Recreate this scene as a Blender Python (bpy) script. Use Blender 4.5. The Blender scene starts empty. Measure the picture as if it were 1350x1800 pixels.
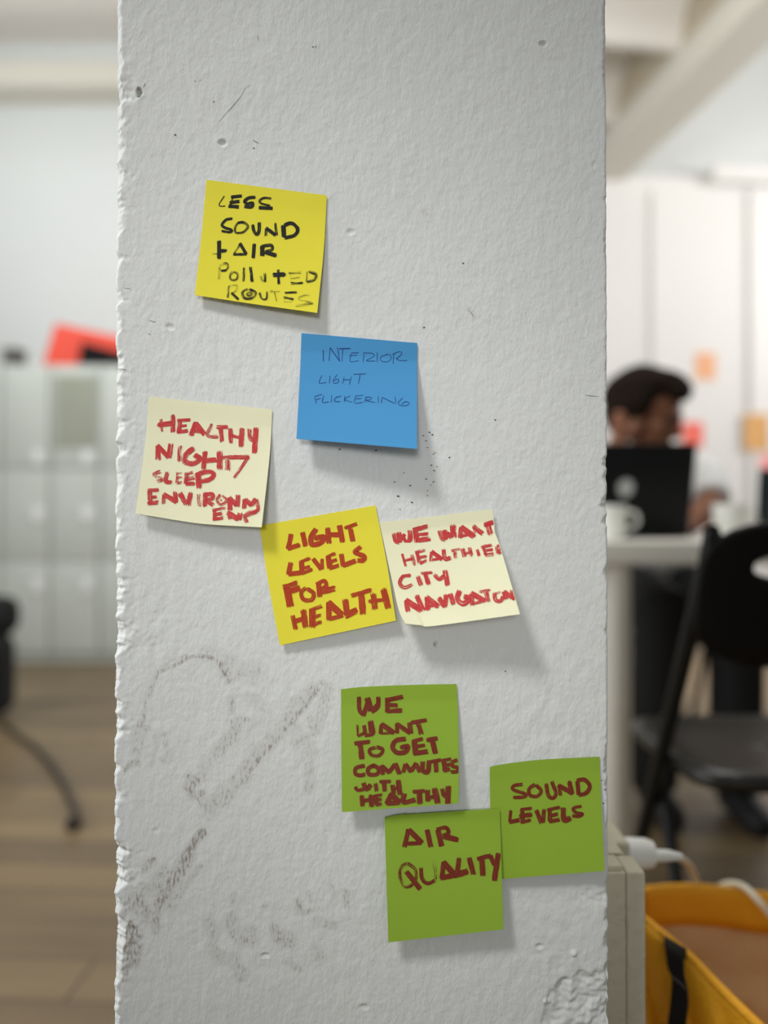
import bpy, bmesh, math, random
import numpy as np
from mathutils import Vector, Matrix, noise as mnoise

random.seed(7)
C = bpy.context.scene.collection
SC = bpy.context.scene

# ------------------------------------------------------------------ camera
F = 1400.0                       # focal length in pixels of a 1350 x 1800 frame
CAM = Vector((0.0, 0.0, 0.80))
PITCH = math.radians(0.57)
D = 0.50                         # distance of the pillar's face
cd = bpy.data.cameras.new('camera')
cd.sensor_fit = 'VERTICAL'; cd.sensor_height = 36.0; cd.sensor_width = 27.0
cd.lens = F / 1800 * 36.0
cd.clip_start = 0.02
cd.dof.use_dof = True
cd.dof.focus_distance = D
cd.dof.aperture_fstop = 2.3
cam = bpy.data.objects.new('camera', cd); C.objects.link(cam)
cam.location = CAM; cam.rotation_euler = (math.pi / 2 + PITCH, 0, 0)
SC.camera = cam


def W(x, y, d):
    """world point on the plane Y = d seen at pixel (x, y) of the photograph"""
    u, v = (x - 675) / F, -(y - 900) / F
    c, s = math.cos(PITCH), math.sin(PITCH)
    dy, dz = c - v * s, s + v * c
    k = d / dy
    return Vector((u * k, d, CAM.z + dz * k))


# ------------------------------------------------------------------ light
SC.view_settings.view_transform = 'Standard'
SC.view_settings.look = 'None'
SC.view_settings.gamma = 1.0
SC.view_settings.use_curve_mapping = False
SC.view_settings.exposure = 0.0
wd = bpy.data.worlds.new('world'); SC.world = wd; wd.use_nodes = True
wd.node_tree.nodes['Background'].inputs[0].default_value = (0.95, 1.0, 1.0, 1)
wd.node_tree.nodes['Background'].inputs[1].default_value = 0.33


def area(name, loc, target, sx, sy, power, col=(1, 1, 1), spread=180):
    l = bpy.data.lights.new(name, 'AREA'); l.shape = 'RECTANGLE'; l.size = sx; l.size_y = sy
    l.energy = power; l.color = col; l.spread = math.radians(spread)
    o = bpy.data.objects.new(name, l); C.objects.link(o); o.location = loc
    o.rotation_euler = (Vector(target) - Vector(loc)).to_track_quat('-Z', 'Y').to_euler()
    return o


area('window_light', (-3.1, 1.0, 1.55), (0.0, 0.9, 1.0), 2.4, 1.7, 72, (0.95, 0.99, 1.0))
area('far_window_light', (3.6, 4.2, 2.0), (0.9, 4.7, 0.9), 1.6, 2.0, 32, (1.0, 0.99, 0.98))
area('hall_fill_light', (0.3, 2.0, 2.95), (0.2, 3.0, 0), 1.4, 0.8, 42, (1.0, 0.99, 0.97))  # added fill without a real fixture, brightens the back of the room
area('left_wall_fill_light', (-1.6, 2.6, 2.9), (-1.9, 5.2, 1.9), 1.6, 0.3, 9, (0.93, 0.98, 1.0), 130)  # unseen fill added to lift the left part of the back wall
area('ceiling_fill_light', (3.9, 2.6, 2.5), (1.4, 4.6, 3.6), 1.4, 0.6, 36, (1.0, 0.99, 0.98), 130)  # no window here: fill added for the right ceiling and girder
area('ceiling_fill_light', (-3.0, 2.8, 2.5), (-1.6, 4.6, 3.95), 1.4, 0.6, 27, (0.97, 0.99, 1.0), 130)  # likewise an added fill, for the ceiling on the left
area('vault_fill_light', (0.75, 2.1, 2.45), (0.9, 4.0, 3.4), 0.6, 0.3, 9, (1.0, 0.98, 0.96), 130)  # upward fill added to brighten the vaults


def spot(name, loc, target, power, cone, rad, col):
    l = bpy.data.lights.new(name, 'SPOT'); l.energy = power; l.shadow_soft_size = rad
    l.spot_size = math.radians(cone); l.spot_blend = 1.0; l.color = col
    o = bpy.data.objects.new(name, l); C.objects.link(o); o.location = loc
    o.rotation_euler = (Vector(target) - o.location).to_track_quat('-Z', 'Y').to_euler()


spot('track_spot_light', (-0.95, -0.75, 2.62), (-0.02, 0.5, 0.80), 172, 18, 0.26, (1.0, 1.0, 0.98))
spot('front_fill_light', (-0.20, -1.6, 1.15), (-0.03, 0.5, 0.825), 96, 18, 0.30, (1.0, 1.0, 1.0))  # added frontal fill behind the camera, brightens the middle of the pillar
spot('sun_patch_light', (3.9, 4.4, 2.6), (1.75, 4.0, 0.0), 420, 26, 0.10, (1.0, 0.95, 0.88))

# ------------------------------------------------------------------ materials


def lin(c):
    return tuple(((v / 255) / 12.92) if v / 255 <= 0.04045 else ((v / 255 + 0.055) / 1.055) ** 2.4 for v in c) + (1.0,)


def mat(name, rgb, rough=0.6, metal=0.0, var=0.06, scale=8.0, bump=0.0, bscale=60.0, spec=0.4):
    m = bpy.data.materials.new(name); m.use_nodes = True
    nt = m.node_tree; N = nt.nodes; L = nt.links
    b = N['Principled BSDF']
    b.inputs['Roughness'].default_value = rough; b.inputs['Metallic'].default_value = metal
    b.inputs['Specular IOR Level'].default_value = spec
    tc = N.new('ShaderNodeTexCoord')
    nz = N.new('ShaderNodeTexNoise'); nz.inputs['Scale'].default_value = scale; nz.inputs['Detail'].default_value = 3
    L.new(tc.outputs['Object'], nz.inputs['Vector'])
    mr = N.new('ShaderNodeMapRange'); mr.inputs[3].default_value = 1 - var; mr.inputs[4].default_value = 1 + var
    L.new(nz.outputs['Fac'], mr.inputs[0])
    mx = N.new('ShaderNodeVectorMath'); mx.operation = 'SCALE'; mx.inputs[0].default_value = lin(rgb)[:3]
    L.new(mr.outputs[0], mx.inputs['Scale'])
    L.new(mx.outputs[0], b.inputs['Base Color'])
    if bump:
        n2 = N.new('ShaderNodeTexNoise'); n2.inputs['Scale'].default_value = bscale; n2.inputs['Detail'].default_value = 4
        L.new(tc.outputs['Object'], n2.inputs['Vector'])
        bp = N.new('ShaderNodeBump'); bp.inputs['Strength'].default_value = bump; bp.inputs['Distance'].default_value = 0.01
        L.new(n2.outputs['Fac'], bp.inputs['Height']); L.new(bp.outputs[0], b.inputs['Normal'])
    return m


def paper_mat(name, rgb):
    m = mat(name, rgb, rough=0.75, var=0.03, scale=40, bump=0.02, bscale=900, spec=0.25)
    nt = m.node_tree; N = nt.nodes; L = nt.links
    b = N['Principled BSDF']; out = N['Material Output']
    tr = N.new('ShaderNodeBsdfTranslucent'); tr.inputs[0].default_value = lin(rgb)
    mx = N.new('ShaderNodeMixShader'); mx.inputs[0].default_value = 0.10
    L.new(b.outputs[0], mx.inputs[1]); L.new(tr.outputs[0], mx.inputs[2]); L.new(mx.outputs[0], out.inputs[0])
    return m


def marker_mat(name, rgb, rgb2, soft=0.10):
    """dry brushed ink: streaks along the stroke, ragged ends"""
    m = bpy.data.materials.new(name); m.use_nodes = True
    nt = m.node_tree; N = nt.nodes; L = nt.links
    b = N['Principled BSDF']; out = N['Material Output']
    b.inputs['Roughness'].default_value = 0.6; b.inputs['Specular IOR Level'].default_value = 0.2
    def attr(n):
        a = N.new('ShaderNodeAttribute'); a.attribute_name = n; return a
    uvw = attr('ink_uv')          # along (mm), across (-1..1), seed
    dry = attr('dry'); end = attr('tip')
    sep = N.new('ShaderNodeSeparateXYZ'); L.new(uvw.outputs['Vector'], sep.inputs[0])
    def math_(op, a, bb):
        n = N.new('ShaderNodeMath'); n.operation = op
        for i, v in enumerate((a, bb)):
            if isinstance(v, (int, float)): n.inputs[i].default_value = v
            else: L.new(v, n.inputs[i])
        return n.outputs[0]
    comb = N.new('ShaderNodeCombineXYZ')
    L.new(math_('MULTIPLY', sep.outputs[0], 0.16), comb.inputs[0])
    L.new(math_('MULTIPLY', sep.outputs[1], 4.2), comb.inputs[1])
    L.new(math_('MULTIPLY', sep.outputs[2], 7.31), comb.inputs[2])
    nz = N.new('ShaderNodeTexNoise'); nz.inputs['Scale'].default_value = 1.0; nz.inputs['Detail'].default_value = 2.5
    nz.inputs['Roughness'].default_value = 0.6
    L.new(comb.outputs[0], nz.inputs['Vector'])
    thr = math_('ADD', 0.16, math_('MULTIPLY', dry.outputs['Fac'], 0.47))
    thr = math_('ADD', thr, math_('MULTIPLY', math_('SUBTRACT', 1.0, end.outputs['Fac']), 0.24))
    v2 = math_('POWER', math_('ABSOLUTE', sep.outputs[1], 0), 6.0)
    thr = math_('ADD', thr, math_('MULTIPLY', v2, 0.14))
    a = math_('DIVIDE', math_('SUBTRACT', nz.outputs['Fac'], thr), soft)
    cl = N.new('ShaderNodeClamp'); L.new(a, cl.inputs[0])
    mxc = N.new('ShaderNodeMix'); mxc.data_type = 'RGBA'
    mxc.inputs[6].default_value = lin(rgb2); mxc.inputs[7].default_value = lin(rgb)
    mr = N.new('ShaderNodeMapRange'); mr.inputs[1].default_value = 0.30; mr.inputs[2].default_value = 0.55
    L.new(nz.outputs['Fac'], mr.inputs[0]); L.new(mr.outputs[0], mxc.inputs[0])
    L.new(mxc.outputs[2], b.inputs['Base Color'])
    tp = N.new('ShaderNodeBsdfTransparent')
    mx = N.new('ShaderNodeMixShader'); L.new(cl.outputs[0], mx.inputs[0])
    L.new(tp.outputs[0], mx.inputs[1]); L.new(b.outputs[0], mx.inputs[2]); L.new(mx.outputs[0], out.inputs[0])
    return m


def wall_mat(name, rgb):
    return mat(name, rgb, rough=0.85, var=0.02, scale=3, bump=0.15, bscale=90, spec=0.2)


def plaster_mat():
    m = bpy.data.materials.new('painted_plaster'); m.use_nodes = True
    nt = m.node_tree; N = nt.nodes; L = nt.links
    b = N['Principled BSDF']; b.inputs['Roughness'].default_value = 0.7; b.inputs['Specular IOR Level'].default_value = 0.25
    tc = N.new('ShaderNodeTexCoord')
    mp = N.new('ShaderNodeMapping'); mp.inputs['Scale'].default_value = (1.0, 1.0, 0.55)
    L.new(tc.outputs['Object'], mp.inputs[0])
    n1 = N.new('ShaderNodeTexNoise'); n1.inputs['Scale'].default_value = 330; n1.inputs['Detail'].default_value = 5; n1.inputs['Roughness'].default_value = 0.6
    n1.inputs['Distortion'].default_value = 0.2
    L.new(mp.outputs[0], n1.inputs['Vector'])
    bp = N.new('ShaderNodeBump'); bp.inputs['Strength'].default_value = 0.60; bp.inputs['Distance'].default_value = 0.0012
    L.new(n1.outputs['Fac'], bp.inputs['Height']); L.new(bp.outputs[0], b.inputs['Normal'])
    # dirt rubbed onto the raised grain, and the painted hole shade
    at = N.new('ShaderNodeAttribute'); at.attribute_name = 'dirt_shade'
    mp2 = N.new('ShaderNodeMapping'); mp2.inputs['Scale'].default_value = (1.0, 1.0, 0.38); mp2.inputs['Rotation'].default_value = (0, math.radians(18), 0)
    L.new(tc.outputs['Object'], mp2.inputs[0])
    n2 = N.new('ShaderNodeTexNoise'); n2.inputs['Scale'].default_value = 640; n2.inputs['Detail'].default_value = 3
    L.new(mp2.outputs[0], n2.inputs['Vector'])
    def math_(op, a, bb):
        n = N.new('ShaderNodeMath'); n.operation = op
        for i, v in enumerate((a, bb)):
            if isinstance(v, (int, float)): n.inputs[i].default_value = v
            else: L.new(v, n.inputs[i])
        return n.outputs[0]
    thr = math_('SUBTRACT', 0.66, math_('MULTIPLY', at.outputs['Fac'], 0.30))
    k = math_('DIVIDE', math_('SUBTRACT', n2.outputs['Fac'], thr), 0.20)
    cl = N.new('ShaderNodeClamp'); L.new(k, cl.inputs[0])
    fac = math_('MULTIPLY', math_('ADD', math_('MULTIPLY', cl.outputs[0], 0.72), 0.20), math_('MINIMUM', math_('MULTIPLY', at.outputs['Fac'], 1.3), 0.8))
    n3 = N.new('ShaderNodeTexNoise'); n3.inputs['Scale'].default_value = 9; n3.inputs['Detail'].default_value = 3
    L.new(tc.outputs['Object'], n3.inputs['Vector'])
    cr = N.new('ShaderNodeMix'); cr.data_type = 'RGBA'
    cr.inputs[6].default_value = lin((212, 214, 213)); cr.inputs[7].default_value = lin((220, 221, 218))
    L.new(n3.outputs['Fac'], cr.inputs[0])
    mx = N.new('ShaderNodeMix'); mx.data_type = 'RGBA'; mx.inputs[7].default_value = lin((126, 108, 99))
    L.new(cr.outputs[2], mx.inputs[6]); L.new(fac, mx.inputs[0]); L.new(mx.outputs[2], b.inputs['Base Color'])
    return m


def floor_mat():
    m = bpy.data.materials.new('wood_floor'); m.use_nodes = True
    nt = m.node_tree; N = nt.nodes; L = nt.links
    b = N['Principled BSDF']; b.inputs['Roughness'].default_value = 0.42
    tc = N.new('ShaderNodeTexCoord')
    mp = N.new('ShaderNodeMapping'); mp.inputs['Rotation'].default_value = (0, 0, math.radians(3))
    L.new(tc.outputs['Object'], mp.inputs[0])
    br = N.new('ShaderNodeTexBrick'); br.inputs['Scale'].default_value = 1.0
    br.inputs['Brick Width'].default_value = 1.2; br.inputs['Row Height'].default_value = 0.13; br.inputs['Mortar Size'].default_value = 0.003
    br.inputs['Color1'].default_value = lin((132, 112, 82)); br.inputs['Color2'].default_value = lin((106, 89, 66)); br.inputs['Mortar'].default_value = lin((70, 56, 44))
    L.new(mp.outputs[0], br.inputs['Vector'])
    mp2 = N.new('ShaderNodeMapping'); mp2.inputs['Scale'].default_value = (1.2, 9, 1)
    L.new(mp.outputs[0], mp2.inputs[0])
    nz = N.new('ShaderNodeTexNoise'); nz.inputs['Scale'].default_value = 2.2; nz.inputs['Detail'].default_value = 5
    L.new(mp2.outputs[0], nz.inputs['Vector'])
    mr = N.new('ShaderNodeMapRange'); mr.inputs[3].default_value = 0.65; mr.inputs[4].default_value = 1.3
    L.new(nz.outputs['Fac'], mr.inputs[0])
    mx = N.new('ShaderNodeVectorMath'); mx.operation = 'SCALE'
    L.new(br.outputs['Color'], mx.inputs[0]); L.new(mr.outputs[0], mx.inputs['Scale']); L.new(mx.outputs[0], b.inputs['Base Color'])
    return m


# ------------------------------------------------------------------ mesh helpers


def newobj(name, me, m=None, parent=None):
    o = bpy.data.objects.new(name, me); C.objects.link(o)
    if m is not None: me.materials.append(m)
    if parent is not None: o.parent = parent
    return o


def prop(o, label=None, cat=None, group=None, kind=None):
    if label: o['label'] = label
    if cat: o['category'] = cat
    if group: o['group'] = group
    if kind: o['kind'] = kind
    return o


def thing(name, label, cat, loc=(0, 0, 0), rz=0.0, group=None):
    o = bpy.data.objects.new(name, None); C.objects.link(o)
    o.empty_display_size = 0.05
    o.location = loc; o.rotation_euler = (0, 0, rz)
    return prop(o, label, cat, group)


class MB:
    def __init__(self): self.v = []; self.f = []
    def add(self, vs, fs):
        n = len(self.v); self.v += [tuple(v) for v in vs]; self.f += [tuple(i + n for i in f) for f in fs]
        return self
    def box(self, c, s, rot=None, bev=0.0):
        bm = bmesh.new(); bmesh.ops.create_cube(bm, size=1.0)
        for v in bm.verts: v.co = Vector((v.co.x * s[0], v.co.y * s[1], v.co.z * s[2]))
        if bev > 0:
            bmesh.ops.bevel(bm, geom=list(bm.edges), offset=bev, segments=3, affect='EDGES', profile=0.5)
        R = rot if rot is not None else Matrix.Identity(3)
        bm.verts.index_update()
        self.add([R @ v.co + Vector(c) for v in bm.verts], [[v.index for v in f.verts] for f in bm.faces])
        bm.free(); return self
    def tube(self, pts, r, n=12, flat=1.0):
        pts = [Vector(p) for p in pts]
        rs = r if isinstance(r, (list, tuple)) else [r] * len(pts)
        rings = []; up = None
        for i, p in enumerate(pts):
            t = (pts[min(i + 1, len(pts) - 1)] - pts[max(i - 1, 0)]).normalized()
            if up is None:
                up = Vector((0, 0, 1)) if abs(t.z) < 0.9 else Vector((0, 1, 0))
            a = t.cross(up).normalized(); bb = a.cross(t).normalized(); up = bb
            rings.append([p + rs[i] * (a * math.cos(2 * math.pi * k / n) + bb * flat * math.sin(2 * math.pi * k / n)) for k in range(n)])
        vs = [v for rg in rings for v in rg]; fs = []
        for i in range(len(pts) - 1):
            for k in range(n):
                fs.append((i * n + k, i * n + (k + 1) % n, (i + 1) * n + (k + 1) % n, (i + 1) * n + k))
        fs.append(tuple(range(n - 1, -1, -1))); fs.append(tuple((len(pts) - 1) * n + k for k in range(n)))
        return self.add(vs, fs)
    def ball(self, c, r, seg=20, rings=14, f=None):
        rr = r if isinstance(r, (list, tuple)) else (r, r, r)
        vs = [Vector((0, 0, 1))]
        for i in range(1, rings):
            th = math.pi * i / rings
            for k in range(seg):
                ph = 2 * math.pi * k / seg
                vs.append(Vector((math.sin(th) * math.cos(ph), math.sin(th) * math.sin(ph), math.cos(th))))
        vs.append(Vector((0, 0, -1)))
        fs = [(0, 1 + k, 1 + (k + 1) % seg) for k in range(seg)]
        for i in range(rings - 2):
            for k in range(seg):
                a = 1 + i * seg
                fs.append((a + k, a + seg + k, a + seg + (k + 1) % seg, a + (k + 1) % seg))
        a = 1 + (rings - 2) * seg
        fs += [(a + (k + 1) % seg, a + k, len(vs) - 1) for k in range(seg)]
        out = []
        for v in vs:
            s = f(v) if f else 1.0
            out.append(Vector((v.x * rr[0] * s, v.y * rr[1] * s, v.z * rr[2] * s)) + Vector(c))
        return self.add(out, fs)
    def build(self, name, m, parent=None, smooth=True, bevel=0.0, angle=40):
        me = bpy.data.meshes.new(name); me.from_pydata(self.v, [], self.f); me.update()
        bm = bmesh.new(); bm.from_mesh(me); bmesh.ops.recalc_face_normals(bm, faces=list(bm.faces)); bm.to_mesh(me); bm.free()
        o = newobj(name, me, m, parent)
        if smooth:
            for p in me.polygons: p.use_smooth = True
            try: me.set_sharp_from_angle(angle=math.radians(angle))
            except Exception: pass
        if bevel:
            bv = o.modifiers.new('bevel', 'BEVEL'); bv.width = bevel; bv.segments = 2
        return o


def catmull(pts, step):
    """smooth polyline through 2-D or 3-D points with about `step` spacing"""
    P = [np.array(p, float) for p in pts]
    if len(P) == 2:
        n = max(2, int(np.linalg.norm(P[1] - P[0]) / step) + 1)
        return [P[0] + (P[1] - P[0]) * i / n for i in range(n + 1)]
    Q = [2 * P[0] - P[1]] + P + [2 * P[-1] - P[-2]]
    out = []
    for i in range(1, len(Q) - 2):
        p0, p1, p2, p3 = Q[i - 1:i + 3]
        n = max(2, int(np.linalg.norm(p2 - p1) / step) + 1)
        for k in range(n):
            t = k / n
            out.append(0.5 * ((2 * p1) + (-p0 + p2) * t + (2 * p0 - 5 * p1 + 4 * p2 - p3) * t * t + (-p0 + 3 * p1 - 3 * p2 + p3) * t ** 3))
    out.append(P[-1])
    return out


# ------------------------------------------------------------------ the room
M_WALL = wall_mat('white_wall_paint', (213, 216, 215))
M_CEIL = wall_mat('ceiling_paint', (226, 222, 216))
M_BEAM = wall_mat('beam_grey_paint', (206, 202, 192))
M_LUN = wall_mat('lunette_shade_paint', (182, 172, 152))  # darker taupe: shade under the vaults put into the colour
M_PANEL = wall_mat('partition_paint', (216, 214, 211))

WY = 5.2          # back wall
ZC = 3.72


def struct(name, mb, m, **k):
    return prop(mb.build(name, m, smooth=False, **k), kind='structure')


struct('floor', MB().box((0, 1.9, -0.05), (9.0, 9.6, 0.1)), floor_mat())
struct('wall_back', MB().box((0, WY + 0.06, 2.2), (9.0, 0.12, 4.6)), M_WALL)
struct('wall_right', MB().box((4.4, 5.0, 2.2), (0.12, 0.6, 4.6)).box((4.4, 0.2, 2.2), (0.12, 5.6, 4.6)).box((4.4, 3.85, 3.7), (0.12, 1.7, 1.6)).box((4.4, 3.85, 0.25), (0.12, 1.7, 0.7)), M_WALL)
# left wall with its window
WX = -3.3
wl = MB().box((WX - 0.06, 3.75, 2.2), (0.12, 3.0, 4.6)).box((WX - 0.06, -1.75, 2.2), (0.12, 2.4, 4.6))
wl.box((WX - 0.06, 0.85, 0.3), (0.12, 2.8, 0.8)).box((WX - 0.06, 0.85, 3.5), (0.12, 2.8, 2.0))
struct('wall_left', wl, M_WALL)
wf = MB()
for y in (-0.52, 0.39, 1.31, 2.22): wf.box((WX - 0.03, y, 1.6), (0.07, 0.06, 1.8))
for z in (0.73, 1.6, 2.47): wf.box((WX - 0.03, 0.85, z), (0.065, 2.74, 0.06))
struct('window_1', wf, mat('window_frame_paint', (230, 230, 226), 0.4))

# vaulted ceiling left of the girder, flat white soffit at its right
GD = Vector((-0.159, 0.987, 0)).normalized()      # the girder runs away from the camera
GN = Vector((GD.y, -GD.x, 0))                     # to its right
G0 = Vector((1.756, 3.64, 2.97))                    # lower right arris
def gp(a, b, z): p = G0 + GD * a + GN * b; return (p.x, p.y, z)


mb = MB(); per = 0.72; a0 = -4.8; a1 = 1.57; ns = 132
vs = []; fs = []
for i in range(ns + 1):
    a = a0 + (a1 - a0) * i / ns
    t = ((a + 0.36) / per) % 1.0
    z = 3.13 + (0.30 * math.sqrt(max(0, 1 - ((t - 0.5) / 0.43) ** 2)) if abs(t - 0.5) < 0.43 else 0.0)
    vs += [gp(a, -0.24, z), gp(a, -1.50, z), gp(a, -0.24, 3.86), gp(a, -1.50, 3.86)]
for i in range(ns):
    q = i * 4
    fs += [(q, q + 1, q + 5, q + 4), (q + 2, q + 6, q + 7, q + 3), (q, q + 4, q + 6, q + 2)]
struct('ceiling', mb.add(vs, fs), M_CEIL)
def girder(b0, b1, z0, z1):
    return MB().add([gp(a0, b0, z0), gp(a0, b1, z0), gp(a0, b1, z1), gp(a0, b0, z1), gp(a1, b0, z0), gp(a1, b1, z0), gp(a1, b1, z1), gp(a1, b0, z1)],
                    [(0, 1, 5, 4), (1, 2, 6, 5), (2, 3, 7, 6), (3, 0, 4, 7), (0, 3, 2, 1), (4, 5, 6, 7)])


gir = struct('ceiling_girder_beam', girder(0, -0.24, 2.97, 3.9), M_BEAM)
struct('ceiling_girder_beam', girder(-1.50, -1.72, 2.97, 3.9), M_BEAM)
struct('ceiling_left', MB().box((-1.55, 2.3, 3.97), (3.6, 6.0, 0.1)), M_CEIL)
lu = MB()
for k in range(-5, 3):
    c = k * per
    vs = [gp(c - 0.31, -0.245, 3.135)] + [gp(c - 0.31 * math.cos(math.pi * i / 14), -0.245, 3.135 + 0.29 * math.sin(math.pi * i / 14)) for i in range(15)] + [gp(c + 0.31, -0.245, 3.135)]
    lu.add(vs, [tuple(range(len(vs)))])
lo = lu.build('lunette_shade', M_LUN, gir, smooth=False)  # flat sheets carrying the painted shade on the girder's side
struct('ceiling_right', MB().box((3.6, 3.0, 4.15), (3.3, 5.0, 0.1)), M_CEIL)
# beam along the back wall on the left
struct('beam_back', MB().box((-1.6, WY - 0.12, 3.60), (5.0, 0.24, 0.16)), wall_mat('beam_cream_paint', (206, 203, 192)))
# white partition with a lower soffit on the right
pt = MB().box((2.3, WY - 0.08, 1.5), (2.2, 0.10, 3.0))
struct('wall_partition', pt, M_PANEL)
struct('trim_partition', MB().box((2.72, WY - 0.17, 2.96), (1.3, 0.12, 0.10), Matrix.Rotation(math.radians(2), 3, 'Y')), M_PANEL)
struct('trim_batten', MB().box((W(1325, 600, WY - 0.14).x, WY - 0.14, 1.45), (0.05, 0.03, 2.9)).box((W(1150, 600, WY - 0.14).x, WY - 0.14, 1.45), (0.03, 0.02, 2.9)), M_PANEL)
struct('baseboard_back', MB().box((-1.5, WY - 0.02, 0.05), (6.0, 0.02, 0.1)), mat('skirting_paint', (190, 186, 176)))

# ------------------------------------------------------------------ the pillar
XL = W(201, 900, D).x; XR = W(1068, 900, D).x
PD = 0.32
cols = []     # (x, y, dist to left corner, dist to right corner, on_front)
side = [0.0, 0.0008, 0.0016, 0.0026, 0.004, 0.006, 0.008, 0.0105, 0.014, 0.02, 0.05, 0.12, 0.22, PD]
for s in side[::-1][:-1]: cols.append((XL, D + s, s, 9, 0))
w = XR - XL; nf = int(w / 0.0009)
for i in range(nf + 1):
    x = XL + w * i / nf
    cols.append((x, D, x - XL, XR - x, 1))
for s in side[1:]: cols.append((XR, D + s, 9, s, 0))
nc = len(cols)
zt, zb = W(0, -40, D).z, W(0, 1840, D).z
rows = [0.0, 0.1, 0.2, 0.3, 0.38] + list(np.linspace(zb, zt, int((zt - zb) / 0.0009))) + [1.3, 1.6, 2.0, 2.6, 3.2, 3.70]
nr = len(rows)
PX = np.array([c[0] for c in cols])[None, :].repeat(nr, 0); PY = np.array([c[1] for c in cols])[None, :].repeat(nr, 0)
SL = np.array([c[2] for c in cols])[None, :]; SR = np.array([c[3] for c in cols])[None, :]; FR = np.array([c[4] for c in cols])[None, :]
PZ = np.array(rows)[:, None].repeat(nc, 1)
xpix = 675 + F * PX / D
ypix = np.array([900 - F * math.tan(math.atan2(z - CAM.z, D) - PITCH) for z in rows])[:, None]
n3 = mnoise.noise


def nfield(sx, sy, seed, only=None):
    out = np.zeros((nr, nc))
    for j in range(nr):
        z = rows[j] * sy
        if not (zb - 0.1 < rows[j] < zt + 0.1): continue
        for i in range(nc):
            c = cols[i]
            out[j, i] = n3((c[0] * sx, c[1] * sx + seed, z))
    return out


N_mid = nfield(150, 95, 3.0); N_big = nfield(16, 16, 11.0); N_fin = nfield(330, 330, 21.0)


def bumpsum(y, lst):
    o = np.zeros_like(y)
    for yc, hl, a in lst: o = np.maximum(o, a * np.clip(1 - np.abs((y - yc) / hl) ** 2.2, 0, 1))
    return o


def nz1(y, sc, seed): return np.array([[n3((v[0] * sc, seed, 0.3))] for v in y])


left_chips = [(45, 60, 2.4), (110, 50, 3.4), (165, 46, 5.6), (213, 13, 5.0), (238, 14, 3.5), (266, 20, 5.0), (312, 30, 4.5), (358, 30, 5.5), (395, 22, 3.2), (455, 14, 4.2), (522, 16, 4.8),
              (570, 25, 3.4), (640, 34, 5.0), (700, 30, 4.6), (745, 26, 5.6), (790, 16, 6.0), (850, 40, 3.5), (930, 30, 3.4), (985, 22, 4.0), (1030, 26, 7.6), (1066, 16, 4.8), (1112, 26, 8.2), (1140, 14, 8.6),
              (1190, 30, 3.2), (1240, 13, 5.6), (1276, 24, 7.0), (1350, 10, 4.0), (1402, 22, 4.0), (1450, 26, 2.6), (1500, 24, 7.4), (1536, 34, 10.0), (1590, 18, 6.4), (1640, 34, 9.0), (1690, 44, 7.4), (1755, 24, 4.0), (1795, 20, 3.2)]
right_chips = [(30, 40, 1.6), (110, 50, 2.0), (350, 5, 3.2), (430, 30, 1.4), (700, 14, 1.2), (812, 12, 3.6), (838, 14, 2.4), (885, 18, 4.6), (915, 10, 3.8), (1005, 14, 2.6), (1110, 10, 1.8), (1340, 34, 2.8), (1385, 16, 2.0),
               (1450, 20, 1.6), (1565, 22, 2.8), (1610, 16, 2.4), (1655, 22, 3.0), (1700, 18, 2.6), (1740, 18, 3.4), (1780, 20, 3.8)]
wl_ = (1.5 + bumpsum(ypix, left_chips) + 1.4 * np.abs(nz1(ypix, 0.03, 4.2)) + 0.5 * np.abs(nz1(ypix, 0.16, 9.2))) / 1000
wr_ = (1.0 + bumpsum(ypix, right_chips) + 0.6 * np.abs(nz1(ypix, 0.04, 14.2)) + 0.3 * np.abs(nz1(ypix, 0.2, 19.2))) / 1000
def soft_(a_, n):
    k = np.hanning(n + 2)[1:-1]; k /= k.sum()
    return np.convolve(np.pad(a_[:, 0], n, mode='edge'), k, mode='same')[n:-n][:, None]


wr_ = 0.0008 + (wr_ - 0.0008) * 0.75
wl_ = 0.0012 + (wl_ * (1 + 0.55 * nz1(ypix, 0.05, 31.0) + 0.35 * nz1(ypix, 0.14, 37.0) + 0.2 * nz1(ypix, 0.4, 33.0)) - 0.0012) * 0.72; wr_ = wr_ * (1 + 0.5 * nz1(ypix, 0.13, 41.0))
sl_ = soft_(wl_, 81) * 0.30 + wl_ * 0.12; sr_ = soft_(wr_, 31) * 0.25 + wr_ * 0.15
wl_ = wl_ * (1 + 0.10 * N_mid + 0.10 * N_fin); wr_ = wr_ * (1 + 0.10 * N_mid + 0.1 * N_fin)
kl = np.clip(1 - SL / wl_, 0, 1); kr = np.clip(1 - SR / wr_, 0, 1)
rough_l = np.clip(1.4 - SL / (wl_ * 1.8), 0, 1) * (bumpsum(ypix, left_chips) / 6)
PX = PX + kl * sl_ - kr * sr_
PY = PY + kl * wl_ * 0.55 + kr * wr_ * 0.55
h = 0.00022 * N_mid + 0.0006 * N_big + 0.00010 * N_fin + rough_l * 0.0008 * (0.5 * N_mid + 1.3 * N_fin)


def dent(x, y, rx, ry, dep, rim=0.0):
    r = np.sqrt(((xpix - x) / rx) ** 2 + ((ypix - y) / ry) ** 2) * (1 + 0.35 * N_mid + 0.2 * N_fin)
    return -dep * np.clip(1 - r ** 3, 0, 1) + rim * 0.35 * np.exp(-((r - 1.25) / 0.3) ** 2)


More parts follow.
